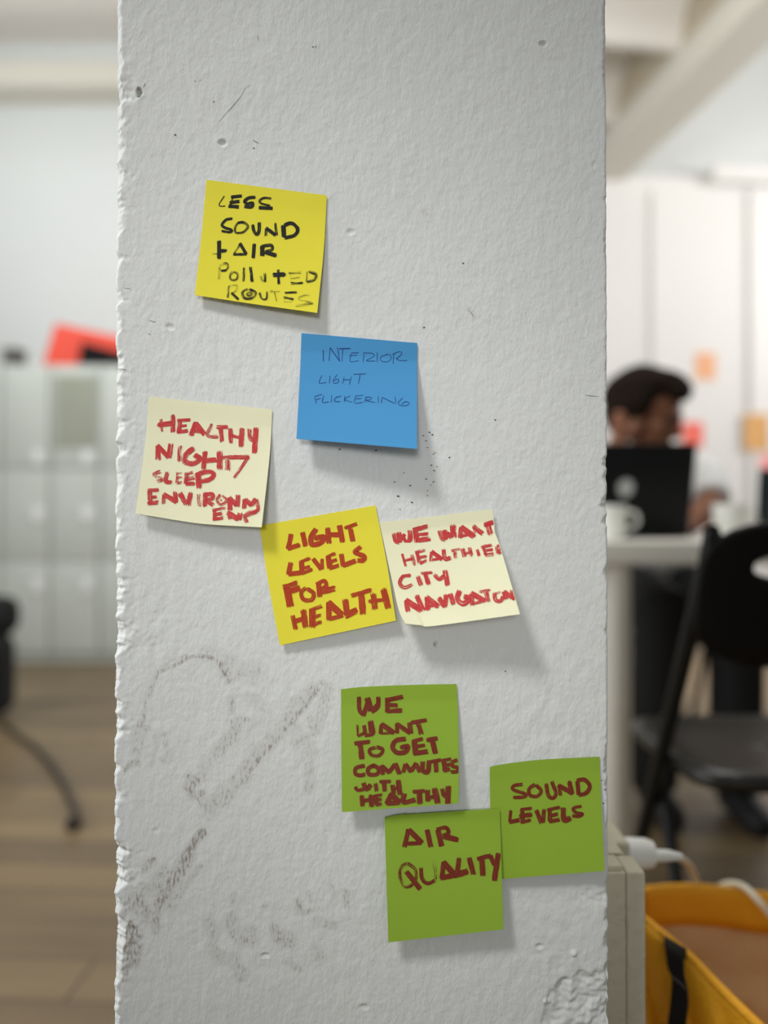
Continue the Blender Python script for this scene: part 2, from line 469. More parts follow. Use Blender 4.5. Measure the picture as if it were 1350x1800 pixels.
for x, y, rx, ry, dep, rim in [(242, 163, 6, 10, .0045, .0006), (226, 160, 16, 22, .0009, .0003), (390, 251, 9, 7, .0020, .0005), (956, 77, 8, 5, .0020, .0003), (616, 408, 7, 6, .0010, .0004),
                               (297, 575, 8, 6, .0009, .0004), (765, 1133, 4, 5, .0015, .0004), (467, 1679, 8, 5, .0011, .0004), (640, 1769, 9, 6, .0008, .0004), (1045, 290, 4, 8, .0006, .0003),
                               (275, 1460, 7, 5, .0005, .0003), (1007, 1676, 6, 6, -.0010, -.0003), (945, 1663, 6, 5, .0010, .0003), (960, 1760, 7, 5, -.0012, -.0002)]:
    h = h + dent(x, y, rx, ry, dep, rim)
# broken patch low on the right: a ragged step with a pitted ground
edge_line = np.interp(xpix, [940, 965, 1000, 1030, 1066, 1100], [1830, 1735, 1712, 1706, 1694, 1690]) + 9 * N_mid
inside = np.clip((ypix - edge_line) / 7, 0, 1) * np.clip((xpix - 945 - 20 * N_mid) / 25, 0, 1) * FR
h = h - inside * 0.0011 + inside * 0.0013 * (N_mid + 0.6 * N_fin)
pit = np.exp(-(((xpix - 1045) / 30) ** 2 + ((ypix - 1570) / 26) ** 2)) + 0.6 * np.exp(-(((xpix - 985) / 40) ** 2 + ((ypix - 1690) / 22) ** 2)) + 0.5 * np.exp(-(((xpix - 255) / 45) ** 2 + ((ypix - 1120) / 60) ** 2))
h = h + pit * 0.0012 * np.minimum(N_mid + 0.5 * N_fin, 0.1) * FR
h = h + 0.0004 * N_mid * np.exp(-((xpix - 1000) / 120) ** 2 - ((ypix - 1450) / 250) ** 2)
PY = PY - h * (FR | (SL < 0.012) | (SR < 0.012))

# dirt that was scuffed on, plus shade painted into two small holes
dirt_shade = np.zeros((nr, nc))


def scuff_shade(pts, wd, inten, hard=1.0):
    global dirt_shade
    wd *= 1.3; inten *= 0.92
    P = catmull(pts, 6)
    for a, b in zip(P[:-1], P[1:]):
        x0, x1 = min(a[0], b[0]) - 2 * wd, max(a[0], b[0]) + 2 * wd
        y0, y1 = min(a[1], b[1]) - 2 * wd, max(a[1], b[1]) + 2 * wd
        jj = np.where((ypix[:, 0] > y0) & (ypix[:, 0] < y1))[0]; ii = np.where((xpix[0] > x0) & (xpix[0] < x1) & (FR[0] == 1))[0]
        if not len(jj) or not len(ii): continue
        X = xpix[0][ii][None, :]; Y = ypix[jj]
        ab = b - a; L2 = ab @ ab + 1e-9
        t = np.clip(((X - a[0]) * ab[0] + (Y - a[1]) * ab[1]) / L2, 0, 1)
        dd = np.hypot(X - a[0] - t * ab[0], Y - a[1] - t * ab[1])
        k = inten * np.clip(1.2 - (dd / wd) ** 2, 0, 1)
        sub = np.ix_(jj, ii); dirt_shade[sub] = np.maximum(dirt_shade[sub], k)


def z3(s, o, k=3.0): return [(o[0] + float(a) / k, o[1] + float(b) / k) for a, b in (p.split(',') for p in s.split())]


o1 = (190, 1120)
for s, wd_, it in [("270,185 350,150 440,105 500,100 560,115 610,170 635,240", 4, .75), ("280,160 350,120 420,95", 3, .5), ("265,190 235,260 205,340 190,430", 5, .55), ("190,430 165,470 205,480", 6, .65),
                   ("170,500 155,600", 12, .45), ("90,690 150,660 165,665", 6, .7), ("300,520 315,600 290,650", 6, .45), ("240,500 260,560 230,670", 5, .4), ("330,640 390,540 430,545", 4, .35),
                   ("540,95 620,130 700,170 790,190", 16, .42), ("610,150 640,220", 10, .6), ("650,180 790,240", 10, .35),
                   ("650,310 790,308", 3, .5), ("655,320 650,390", 6, .6), ("740,310 830,380", 10, .35), ("640,440 740,430", 5, .55), ("690,450 640,540 580,610", 12, .55), ("760,560 740,620", 8, .35),
                   ("640,560 540,660 500,720", 12, .38), ("430,740 470,760 430,800 460,840 500,820", 7, .7), ("410,780 440,820", 6, .6),
                   ("1110,270 1010,400 900,530 800,640 720,760", 4, .85), ("1080,280 980,390 880,520 790,620 700,740 600,860", 13, .52), ("1000,340 960,400", 12, .5), ("600,810 560,880 540,930", 12, .5), ("470,840 530,890", 10, .5),
                   ("1130,240 1170,270", 5, .6), ("1160,270 1130,380 1100,490", 10, .5), ("1000,480 990,570", 8, .5), ("1070,430 1085,500", 7, .6), ("1040,530 1080,600", 9, .5), ("1060,600 1060,720 1060,800", 9, .45),
                   ("700,520 820,440", 14, .3)]:
    scuff_shade(z3(s, o1), wd_, it)
o2 = (190, 1430)
for s, wd_, it in [("450,90 400,160 380,210", 8, .95), ("380,210 330,290 290,350 250,420", 12, .8), ("440,250 380,330 330,410", 5, .6), ("220,220 180,260", 7, .65), ("270,280 230,340 180,380", 12, .55), ("150,400 170,450", 12, .65),
                   ("250,400 240,480 230,560", 6, .65), ("110,420 190,470 200,500", 12, .6), ("300,430 250,430", 12, .55), ("110,540 105,640", 11, .95), ("130,580 120,700", 13, .75), ("90,700 80,780", 9, .6), ("80,430 60,520", 8, .5), ("40,120 70,170", 7, .5),
                   ("490,520 500,580", 10, .5), ("590,500 610,580 680,600", 11, .55), ("640,570 690,550", 8, .5), ("790,540 810,590 870,620", 9, .65), ("840,570 880,600", 9, .5), ("500,640 540,690", 11, .48), ("600,700 640,770", 12, .5), ("980,510 1070,530", 8, .5), ("990,640 1010,680", 9, .5),
                   ("900,410 920,470 960,460", 5, .6), ("950,375 965,410", 5, .5), ("1060,340 1070,380", 6, .45), ("1130,370 1135,440", 6, .48), ("850,700 910,740", 6, .5), ("600,380 590,420", 5, .5), ("745,440 755,440", 4, .6)]:
    scuff_shade(z3(s, o2, 2.7), wd_ * 1.05, it)
scuff_shade([(240, 156), (243, 168)], 4, .8)  # darkness inside the hole, its shade laid in as colour
scuff_shade([(765, 1130), (765, 1135)], 3, .9)  # shade of the small hole, also laid in as colour
scuff_shade([(825, 543), (832, 556)], 4, .5)
scuff_shade([(745, 370), (748, 375)], 5, .4)

me = bpy.data.meshes.new('pillar')
V = np.stack([PX, PY, PZ], -1).reshape(-1, 3)
idx = np.arange(nr * nc).reshape(nr, nc)
Q = np.stack([idx[:-1, :-1], idx[:-1, 1:], idx[1:, 1:], idx[1:, :-1]], -1).reshape(-1, 4)
Bk = np.stack([idx[:-1, -1], idx[:-1, 0], idx[1:, 0], idx[1:, -1]], -1)
Q = np.concatenate([Q, Bk])
me.vertices.add(len(V)); me.vertices.foreach_set('co', V.ravel())
me.loops.add(Q.size); me.loops.foreach_set('vertex_index', Q.ravel().astype(np.int32))
me.polygons.add(len(Q)); me.polygons.foreach_set('loop_start', np.arange(0, Q.size, 4, dtype=np.int32))
me.update(calc_edges=True); me.validate()
me.polygons.foreach_set('use_smooth', np.ones(len(Q), bool))
at = me.attributes.new('dirt_shade', 'FLOAT', 'POINT'); at.data.foreach_set('value', dirt_shade.ravel().astype(np.float32))
pillar = newobj('pillar', me, plaster_mat())
prop(pillar, 'white painted plaster pillar with chipped edges and grey brown scuffs', 'pillar', kind='structure')

# hairline scratches and black specks on the paint
M_SCR = mat('scratch_grey', (124, 122, 120), 0.8)


def face_strip(mb, pts, wpx):
    P = catmull(pts, 3)
    L = []; R = []
    for i, p in enumerate(P):
        t = P[min(i + 1, len(P) - 1)] - P[max(i - 1, 0)]; t = t / (np.linalg.norm(t) + 1e-9)
        nrm = np.array((-t[1], t[0])); ww = 0.75 * wpx * (0.35 + 0.65 * math.sin(math.pi * min(max(i / (len(P) - 1), 0.06), 0.94))) * random.uniform(0.6, 1.0)
        for s_, lst in ((1, L), (-1, R)):
            q = p + nrm * ww * s_ / 2
            ii = int(np.argmin(np.abs(xpix[0] - q[0]) + (1 - FR[0]) * 999)); jj = int(np.argmin(np.abs(ypix[:, 0] - q[1])))
            v = W(q[0], q[1], D); lst.append((v.x, min(PY[jj, ii], PY[max(jj - 1, 0), ii], PY[min(jj + 1, nr - 1), ii]) - 0.00025, v.z))
    n = len(P)
    mb.add(L + R, [(i, i + 1, n + i + 1, n + i) for i in range(n - 1)])


scr = MB()
for s in ["440,150 431,156 424,168 415,180 405,192 395,202 384,215", "453,61 453,70", "256,146 252,154", "262,563 268,565 274,566", "260,587 266,588", "354,140 350,143", "1028,694 1040,696 1052,697", "308,235 310,238",
          "444,246 455,252", "872,737 870,741", "1040,1366 1052,1372 1064,1371", "201,648 214,649 222,650", "218,506 230,508", "825,545 833,557"]:
    face_strip(scr, z3(s, (0, 0), 1.0), 1.5)
prop(scr.build('scratches', M_SCR, pillar, smooth=False), 'thin dark hairline scratches in the paint')
spk = MB()
rs = random.Random(3)
spots = [(755, 760, 3), (760, 764, 3), (744, 766, 2.5), (749, 775, 2.5), (751, 787, 2.5), (762, 798, 2.5), (790, 804, 3), (758, 818, 3), (763, 827, 3), (749, 842, 3), (762, 847, 3), (694, 847, 3), (721, 854, 3), (752, 862, 2), (751, 871, 2), (700, 872, 4), (724, 883, 3.5), (703, 895, 2),
         (597, 790, 3), (661, 792, 3.5), (710, 831, 2), (745, 576, 3), (814, 463, 3), (746, 575, 2), (308, 237, 3), (446, 260, 3), (550, 83, 2.5), (555, 83, 2), (764, 795, 2), (768, 820, 2), (757, 853, 2), (1064, 1388, 3), (1060, 1412, 2.5), (1056, 1425, 2), (870, 738, 2.5), (888, 1180, 2.5), (343, 143, 2), (376, 179, 2)]
for x, y, r in spots:
    face_strip(spk, [(x - r * .6, y + rs.uniform(-1, 1)), (x, y), (x + r * .6, y + rs.uniform(-1.5, 1.5))], r)
prop(spk.build('specks', mat('speck_black', (70, 66, 64), 0.9), pillar, smooth=False), 'small black specks around the blue note')

# ------------------------------------------------------------------ sticky notes
INK_BLACK = marker_mat('black_marker_ink', (16, 16, 12), (42, 40, 20))
INK_RED = marker_mat('red_marker_ink', (186, 46, 48), (206, 92, 84))
INK_RUST = marker_mat('red_ink_on_yellow', (168, 52, 22), (186, 84, 34))
INK_BROWN = marker_mat('red_ink_on_green', (112, 36, 22), (124, 66, 36))
INK_BLUE = marker_mat('blue_ballpoint_ink', (24, 58, 128), (34, 84, 150), 0.25)
P_YEL = paper_mat('yellow_paper', (238, 226, 66)); P_BLU = paper_mat('blue_paper', (74, 149, 203))
P_CRM = paper_mat('cream_paper', (240, 237, 202)); P_GRN = paper_mat('green_paper', (147, 179, 56))


def edgefn(pts):
    if len(pts) == 2:
        a, b = np.array(pts[0], float), np.array(pts[1], float)
        return lambda t: a + (b - a) * t
    P = catmull(pts, 2.0); cum = [0]
    for a, b in zip(P[:-1], P[1:]): cum.append(cum[-1] + np.linalg.norm(b - a))
    cum = np.array(cum) / cum[-1]; A = np.array(P)
    return lambda t: np.array((np.interp(t, cum, A[:, 0]), np.interp(t, cum, A[:, 1])))


class Note:
    def __init__(self, label, paper, top, bottom, left, right, lift, base=0.0012, power=1.2, glue=0.15, curl=None):
        self.T, self.B, self.L, self.R = edgefn(top), edgefn(bottom), edgefn(left), edgefn(right)
        self.c = [self.T(0), self.T(1), self.B(0), self.B(1)]
        self.lift_ = lift; self.base = base; self.power = power; self.glue = glue; self.curl = curl
        n = 72; vs = []; fs = []
        cx = self.pos(0.5, 0.5)
        self.root = thing('sticky_note', label, 'sticky note', cx)
        for j in range(n + 1):
            for i in range(n + 1): vs.append(self.pos(i / n, j / n) - cx)
        for j in range(n):
            for i in range(n):
                a = j * (n + 1) + i; fs.append((a, a + n + 1, a + n + 2, a + 1))
        me = bpy.data.meshes.new('paper'); me.from_pydata([tuple(v) for v in vs], [], fs); me.update()
        for p in me.polygons: p.use_smooth = True
        o = newobj('paper', me, paper, self.root)
        so = o.modifiers.new('thickness', 'SOLIDIFY'); so.thickness = 0.00014; so.offset = -1; so.use_rim = False
        self.cx = cx; self.k = 0
    def px(self, s, t):
        c = self.c
        return ((1 - t) * self.T(s) + t * self.B(s) + (1 - s) * self.L(t) + s * self.R(t)
                - ((1 - s) * (1 - t) * c[0] + s * (1 - t) * c[1] + (1 - s) * t * c[2] + s * t * c[3]))
    def lift(self, s, t):
        l = self.lift_; g = max(0.0, (t - self.glue) / (1 - self.glue)) ** self.power
        v = self.base + ((1 - s) * l[0] + s * l[1]) * g / 1000
        if len(l) > 2: v += ((1 - s) ** 2 * l[2] + s ** 3 * l[3]) * (1 - g) / 1000
        if self.curl: v += self.curl(s, t)
        return v
    def pos(self, s, t):
        p = self.px(s, t); return W(p[0], p[1], D - self.lift(s, t))
    def inv(self, x, y):
        s = t = 0.5
        for _ in range(7):
            p = self.px(s, t); a = min(s, .985); b = min(t, .985); q = self.px(a, b)
            ds = (self.px(a + .015, b) - q) / .015; dt = (self.px(a, b + .015) - q) / .015
            det = ds[0] * dt[1] - ds[1] * dt[0]; ex, ey = x - p[0], y - p[1]
            s += (ex * dt[1] - ey * dt[0]) / det; t += (ds[0] * ey - ds[1] * ex) / det
            s = min(max(s, 0.0), 1.0); t = min(max(t, 0.0), 1.0)
        return s, t
    def write(self, word, ink, o, strokes, w0, d0, label=None, name='handwriting'):
        """strokes are lists of points in 5x enlargements of the photograph with origin o"""
        vs, fs, uv, dr, tp = [], [], [], [], []
        for st in strokes:
            wd_, dy = w0, d0
            if '@' in st:
                st, q = st.split('@'); q = q.split(',')
                if q[0]: wd_ = float(q[0])
                if len(q) > 1: dy = float(q[1])
            wd_ *= 1.2 if wd_ > 13 else 0.8
            P = [np.array((float(a), float(b))) for a, b in (p.split(',') for p in st.split())]
            ext = 0.22 * wd_
            d0_ = P[0] - P[1]; P[0] = P[0] + d0_ / (np.linalg.norm(d0_) + 1e-9) * ext
            d1_ = P[-1] - P[-2]; P[-1] = P[-1] + d1_ / (np.linalg.norm(d1_) + 1e-9) * ext
            P = catmull(P, 9.0)
            cum = [0.0]
            for a, b in zip(P[:-1], P[1:]): cum.append(cum[-1] + np.linalg.norm(b - a))
            tot = cum[-1]; self.k += 1; seed = random.random() * 40
            n0 = len(vs); m = len(P); nv = 5
            for i, p in enumerate(P):
                t = P[min(i + 1, m - 1)] - P[max(i - 1, 0)]; t = t / (np.linalg.norm(t) + 1e-9)
                nrm = np.array((-t[1], t[0]))
                wob = 1 + 0.10 * n3((cum[i] * 0.03, seed, 0))
                e = min(cum[i], tot - cum[i]) / max(wd_ * 0.40, 6)
                for k in range(nv):
                    v = -1 + 2 * k / (nv - 1)
                    q = p + nrm * v * wd_ * 0.5 * wob
                    x, y = o[0] + q[0] / 5, o[1] + q[1] / 5
                    s_, t_ = self.inv(x, y)
                    if s_ > .996 or s_ < .004 or t_ > .996 or t_ < 0.004:
                        s_, t_ = min(max(s_, .004), .996), min(max(t_, .004), .996)
                        x, y = self.px(s_, t_)
                    vs.append(W(x, y, D - self.lift(s_, t_) - 0.00016 - 0.000004 * self.k) - self.cx)
                    uv.append((cum[i] * 0.0714, v, seed)); dr.append(dy); tp.append(min(1, e))
            for i in range(m - 1):
                for k in range(nv - 1):
                    a = n0 + i * nv + k; fs.append((a, a + nv, a + nv + 1, a + 1))
        me = bpy.data.meshes.new(name); me.from_pydata([tuple(v) for v in vs], [], fs); me.update()
        for p in me.polygons: p.use_smooth = True
        a = me.attributes.new('ink_uv', 'FLOAT_VECTOR', 'POINT'); a.data.foreach_set('vector', np.array(uv, np.float32).ravel())
        a = me.attributes.new('dry', 'FLOAT', 'POINT'); a.data.foreach_set('value', np.array(dr, np.float32))
        a = me.attributes.new('tip', 'FLOAT', 'POINT'); a.data.foreach_set('value', np.array(tp, np.float32))
        ob = newobj(name, me, ink, self.root)
        ob['label'] = label or ('handwritten word %s' % word)
        return ob


def S(s): return [x.strip() for x in s.split('|') if x.strip()]


# -- yellow, black marker
o = (330, 300)
n = Note('yellow sticky note with black handwriting, topmost note on the white pillar', P_YEL, [(363, 316), (574.5, 343.5)], [(342.5, 518.5), (450, 535), (557.5, 550)], [(363, 316), (353.5, 420), (342.5, 518.5)], [(574.5, 343.5), (569, 440), (557.5, 550)], (4, 8))
n.write('LESS', INK_BLACK, o, S("322,222 278,290 285,312 330,310@12,.3|385,232 470,222@24,.1|372,280 450,270@24,.1|362,312 445,318@28,.2|395,225 380,320@14,.6|590,235 540,238 500,268 520,290 570,285 560,318 500,315@24,.2|735,245 670,240 630,265 650,290 725,306@17,.45|630,325 740,330@26,.05"), 24, .2)
n.write('SOUND', INK_BLACK, o, S("390,422 340,430 300,475 325,500 385,520 370,540 300,530@20,.3|450,450 415,500 425,545 490,540 530,490 490,455 440,460@20,.5|572,475 580,530 610,560 628,520 628,455@26,.35|685,575 690,510@22,.5|690,505 770,565@26,.15|780,565 770,460@22,.4|840,485 845,575@34,.05|850,480 910,462 965,510 940,565 850,590@28,.3"), 24, .3)
n.write('+ AIR', INK_BLACK, o, S("275,620 275,770@30,.15|215,730 265,728@12,.6|290,705 340,702@26,.3|460,640 405,735@18,.6|460,640 515,735@24,.2|400,735 515,735@20,.4|585,645 575,765@26,.25|655,665 655,745@34,.2|650,665 730,655 740,690 690,710@24,.4|680,715 775,745@30,.2"), 24, .3)
n.write('Polluted', INK_BLACK, o, S("280,840 275,955@24,.75|275,830 340,815 350,860 300,885@20,.7|295,880 340,875@16,.2|400,885 370,920 385,960 430,950 435,905 400,885@20,.6|495,850 490,975@20,.55|550,845 565,975@24,.45|640,920 650,965 680,970@18,.7|675,900 680,980@24,.5|750,915 855,912@34,.35|795,870 800,995@20,.3|885,900 1000,895@20,.7|900,945 990,940@16,.8|905,990 1010,985@22,.55|905,900 910,1000@12,.75|1050,885 1040,980@16,.65|1060,885 1125,910 1110,955 1045,980@22,.55"), 20, .6)
n.write('ROUTES', INK_BLACK, o, S("365,1010 350,1115@18,.6|360,1010 430,1008 420,1060 380,1075@14,.7|385,1075 445,1130@18,.3|530,1040 480,1070 500,1120 570,1115 595,1070 540,1040@22,.5|540,1065 515,1085 540,1100 565,1080 540,1068@16,.55|630,1070 650,1120 690,1125 700,1060@20,.55|720,1060 815,1055@16,.7|765,1060 780,1150@14,.7|850,1072 960,1068@16,.5|840,1110 930,1130@18,.55|840,1150 920,1155@16,.75|870,1075 850,1150@12,.8|1070,1085 1000,1105 985,1130 1100,1165@20,.7|945,1190 1105,1165@18,.7"), 16, .6)

# -- blue, ballpoint
o = (500, 570)
n = Note('blue sticky note with thin pen handwriting, its lower edge lifting off the pillar', P_BLU, [(530, 585.6), (733.6, 603)], [(521, 771.4), (733, 789)], [(530, 585.6), (527, 660), (521, 771.4)], [(733.6, 603), (733.2, 660), (733, 789)], (12, 22), power=1.08, glue=0.17)
n.write('INTERIOR', INK_BLUE, o, S("340,225 342,325@11,.1|392,325 400,205@9|402,205 485,325@11,.1|485,325 465,200@10|480,215 580,212@13,.1|512,215 505,328@8|590,252 578,325 655,320@8|585,252 655,248|565,276 640,271|700,255 690,335|690,250 770,255 785,280 720,320 800,322|815,245 815,335|905,265 850,285 850,320 900,330 935,305 930,270 890,262|960,260 955,350@9|945,265 1010,240 1030,260 980,305|980,300 1015,318 1080,318@10"), 8, .22)
n.write('LIGHT', INK_BLUE, o, S("330,445 305,515 370,510|400,450 395,520|465,440 430,490 440,520 475,505 470,480 435,495|525,460 510,525|515,490 580,485|590,455 570,530|605,440 720,435|665,440 650,525"), 8, .2)
n.write('FLICKERING', INK_BLUE, o, S("265,640 280,700|260,635 330,615|270,662 320,650|345,625 335,685 390,680|415,620 410,690|500,630 450,645 440,675 490,680@11|530,625 525,685|580,625 530,660 600,685|625,625 620,690 690,685|620,630 695,622|625,655 680,650|715,640 705,685|710,640 760,640 755,660 715,668 800,688|825,630 825,695|850,695 860,640|858,640 960,690 975,695|980,690 970,635|1040,645 1000,690 1030,715 1080,710 1095,690 1060,680 1025,705"), 8, .22)

# -- cream on the left
o = (230, 680)
n = Note('cream sticky note with red handwriting, leftmost note near the chipped pillar edge', P_CRM, [(262, 697), (478.6, 720)], [(238.4, 902.4), (320, 916), (370, 922), (460, 927)], [(262, 697), (255, 780), (238.4, 902.4)], [(478.6, 720), (474, 800), (460, 927)], (6, 12))
n.write('HEALTHY', INK_RED, o, S("265,280 275,395@24,.55|240,335 370,320@38,.2|370,250 370,395@36,.35|430,290 420,405@36,.35|410,295 520,290@26,.4|430,345 490,340@22,.4|430,395 500,385@28,.35|570,315 530,425@36,.3|570,320 645,415@38,.2|560,385 620,395@28,.35|715,325 675,425 770,440@28,.5|755,355 850,352@30,.3|790,360 800,480@36,.4|875,365 880,495@36,.4|890,430 960,450@24,.35|975,365 970,525@40,.35|1040,370 1050,450 1090,470@36,.5|1100,365 1085,580@40,.3"), 34, .35)
n.write('NIGHT/', INK_RED, o, S("235,515 240,640@40,.35|235,515 330,620@34,.3|350,505 335,625@40,.35|435,515 425,655@36,.55|550,540 490,590 470,650 540,675 605,630 560,600@40,.35|650,570 640,720@38,.4|650,650 750,640@38,.25|780,570 780,720@44,.35|805,618 1040,618@34,.45|850,640 850,735@42,.5|1035,615 905,800@24,.5"), 36, .35)
n.write('SLEEP', INK_RED, o, S("260,745 205,765 225,790 275,815 225,835@28,.5|320,750 305,830 360,832@32,.4|410,760 400,850@26,.55|395,760 450,750@22,.6|405,800 450,795@22,.6|400,845 450,840@24,.55|490,765 480,855@32,.5|470,765 545,750@26,.5|490,810 560,800@32,.4|480,850 560,850@34,.3|590,770 600,885@42,.3|570,780 660,745 725,765 690,815 600,830@36,.35"), 28, .5)
n.write('ENVIRONM', INK_RED, o, S("165,910 170,1030@36,.4|150,910 245,905@28,.4|175,970 225,965@24,.4|150,1022 240,1015@32,.35|290,945 285,1030@32,.5|290,945 400,1010@36,.25|385,925 395,1015@36,.35|430,935 490,1035@40,.4|525,930 505,1040@38,.4|595,940 600,1055@34,.65|655,940 650,1045@38,.35|645,945 715,945 710,985 660,995@32,.35|665,1000 720,1040@32,.4|790,950 755,990 790,1035 840,1000 800,950@26,.55|795,985 785,1005@14,.5|870,975 870,1080@38,.35|865,975 930,1040@34,.3|940,950 935,1050@36,.4|1000,990 995,1070@34,.4|1005,985 1060,1040@36,.3|1060,1040 1095,985@32,.3|1100,985 1115,1080 1030,1110 1005,1150 1020,1190@32,.5"), 34, .4)
n.write('ENT', INK_RED, o, S("735,1080 735,1170@32,.45|715,1085 830,1065@24,.5|730,1125 800,1110@26,.4|720,1165 810,1150@26,.4|860,1105 870,1160@32,.35|850,1105 940,1160@38,.25|960,1110 950,1165@38,.35|985,1140 1110,1098@26,.5"), 30, .4)

# -- yellow in the middle
o = (440, 880)
n = Note('yellow sticky note with red handwriting, tilted between the two cream notes', P_YEL, [(456.5, 924), (660, 888.4)], [(492, 1134.4), (696, 1091)], [(456.5, 924), (471, 1020), (492, 1134.4)], [(660, 888.4), (680, 990), (696, 1091)], (3, 6))
n.write('LIGHT', INK_RUST, o, S("358,300 345,370 330,420@36|335,420 430,390@36|460,285 485,395@38|575,255 535,320 545,385 620,370 645,320 570,330@40|680,245 690,370@38|690,300 790,300@38|785,225 810,360@40|830,240 935,205@28,.3|880,250 900,350@38"), 38, .12)
n.write('LEVELS', INK_RUST, o, S("355,550 335,645@38|340,645 435,635@36|450,540 455,640@38|440,540 525,505@26,.35|465,595 520,580@24|450,640 540,605@28|555,515 620,600@34|630,515 630,600@28,.2|685,495 700,590@42|670,495 750,465@28,.35|700,540 755,520@26|700,595 775,570@30,.2|800,475 815,570@36|820,570 920,530@36|970,410 920,450 1000,490 990,525 945,525@36,.25"), 38, .12)
n.write('FOR', INK_RUST, o, S("320,760 350,920@54,.1|290,760 410,720@36,.35|330,800 430,770@46,.1|490,765 450,810 470,870 540,870 555,815 500,775@32,.35|600,735 610,840@38,.15|585,735 650,705 665,750 620,780@30|620,800 740,770@48,.25"), 38, .12)
n.write('HEALTH', INK_RUST, o, S("370,1010 400,1130@36,.4|390,1060 460,1040@36,.2|465,965 485,1110@46,.3|545,960 545,1110@48,.25|520,965 630,925@28,.45|550,1030 620,1005@26,.4|545,1090 630,1065@32,.5|690,900 690,1045@40,.15|690,900 800,1000@48,.05|700,1040 810,1010@30,.1|835,875 850,1000@46,.2|840,1010 930,965@50,.1|890,835 1060,785@32,.3|975,830 990,990@48,.15|1080,820 1095,950@44,.3|1040,885 1180,870@28,.3|1170,780 1210,940@48,.25"), 40, .15)

# -- cream on the right, curled
o = (660, 880)
n = Note('cream sticky note with red handwriting, curling off the pillar beside the tilted yellow note', P_CRM, [(667, 918.4), (760, 908), (865.6, 895)], [(712.4, 1096), (740, 1099), (764, 1100), (914, 1079.6)],
         [(667, 918.4), (690, 1024), (701, 1072), (712.4, 1096)], [(865.6, 895), (868.6, 920), (870, 936), (880, 964), (914, 1079.6)], (13, 28, 0.5, 2.5), power=1.25, glue=.1,
         curl=lambda s, t: 0.006 * max(0, 1 - (s * 1.6 + (1 - t) * 2.6)) ** 1.5)
n.write('WE', INK_RED, o, S("165,290 180,350 215,365@38,.35|205,285 215,360@38,.15|215,355 255,300@28,.1|240,300 260,355@24,.2|305,260 305,360@38,.35|255,355 305,355@24,.2|350,260 365,360@40,.3|335,260 455,225@36,.3|370,300 460,290@26,.3|370,350 475,335@38,.3"), 36, .3)
n.write('WANT', INK_RED, o, S("565,265 585,330 615,340@34,.35|608,262 618,325@36,.25|615,335 650,285@30,.2|648,285 665,325@34,.25|680,215 688,320@46,.35|755,235 745,325@36,.3|755,235 865,315@44,.15|760,310 830,295@24,.4|860,225 940,290@36,.3|860,230 880,290@20,.55|960,215 1035,190@36,.25|990,220 1010,300@44,.45"), 36, .3)
n.write('HEALTHIER', INK_RED, o, S("235,470 265,575@18,.2|245,530 330,510@24,.45|320,470 345,570@30,.55|365,450 385,545@32,.45|350,455 435,435@24,.4|380,500 450,490@22,.4|390,550 450,525@26,.4|495,450 485,535@28,.5|495,450 585,515@32,.3|505,520 575,508@20,.4|600,430 610,510 660,500@32,.4|665,445 745,425@24,.5|700,450 705,510@30,.45|765,420 785,495@36,.45|780,470 840,450@22|825,410 845,490@28,.5|892,430 912,488@24,.4|950,410 970,480@28,.4|930,410 1020,390@26,.4|970,440 1030,430@22,.4|960,480 1040,470@28,.45|1066,400 1072,466@26,.45|1066,398 1094,398 1094,430 1072,438@22,.4|1076,440 1098,466@24,.4"), 28, .4)
n.write('CITY', INK_RED, o, S("310,655 240,670 215,730 260,765 325,735@30,.45|370,665 400,745@36,.4|400,640 500,630@22,.45|440,640 465,735@36,.4|520,650 560,690 600,660@30,.35|610,615 635,745@40,.35"), 32, .4)
n.write('NAVIGATION', INK_RED, o, S("270,880 285,970@36,.3|270,880 400,960@44,.15|360,835 420,965@38,.35|450,850 460,960@38,.3|450,850 550,930@40,.2|460,930 540,915@24,.3|558,856 606,932@36,.25|622,826 612,930@36,.35|655,820 685,910@38,.35|740,795 720,860 770,905 825,860 780,845@40,.3|845,810 850,920@34,.4|845,815 960,880@38,.2|858,905 930,885@24,.4|910,800 1010,785@24,.5|970,800 990,890@38,.5|1045,810 1055,870 1100,880 1118,840@30,.4|1060,815 1100,800@18,.6|1130,800 1150,865@36,.4|1130,800 1220,860@36,.3|1195,785 1215,865@26,.4"), 36, .35)

# -- green, six lines
o = (580, 1190)
n = Note('green sticky note with six lines of red handwriting, uppermost of three green notes', P_GRN, [(599.4, 1211.6), (640, 1207.5), (720, 1204.2), (802.6, 1202.4)], [(601, 1427.6), (806, 1412.4)], [(599.4, 1211.6), (600, 1320), (601, 1427.6)], [(802.6, 1202.4), (805, 1250), (806.5, 1334), (806, 1412.4)], (9, 9), power=1.08, glue=.13)
n.write('WE', INK_BROWN, o, S("255,180 260,290 295,330@32|295,335 335,215@34|330,190 360,290@44|365,295 420,240@28|425,180 420,260 370,305@34|505,190 505,305@36|495,205 635,175@34|510,245 590,250@32|500,300 630,295@34,.3"), 34, .12)
n.write('WANT', INK_BROWN, o, S("240,420 245,515@20,.5|245,520 310,490@26,.3|300,430 310,500@30|355,395 375,500@46|310,515 375,505@26|450,420 445,500@30,.4|455,415 560,490@38|450,495 550,490@22,.45|590,410 590,490@30|590,415 700,490@34|700,405 710,490@36|720,400 845,380@30,.2|775,410 800,500@38,.2"), 34, .12)
n.write('TO', INK_BROWN, o, S("220,585 345,570@32,.2|265,590 280,715@40|400,620 350,640 365,685 430,690 465,640 410,615@28,.35"), 34, .12)
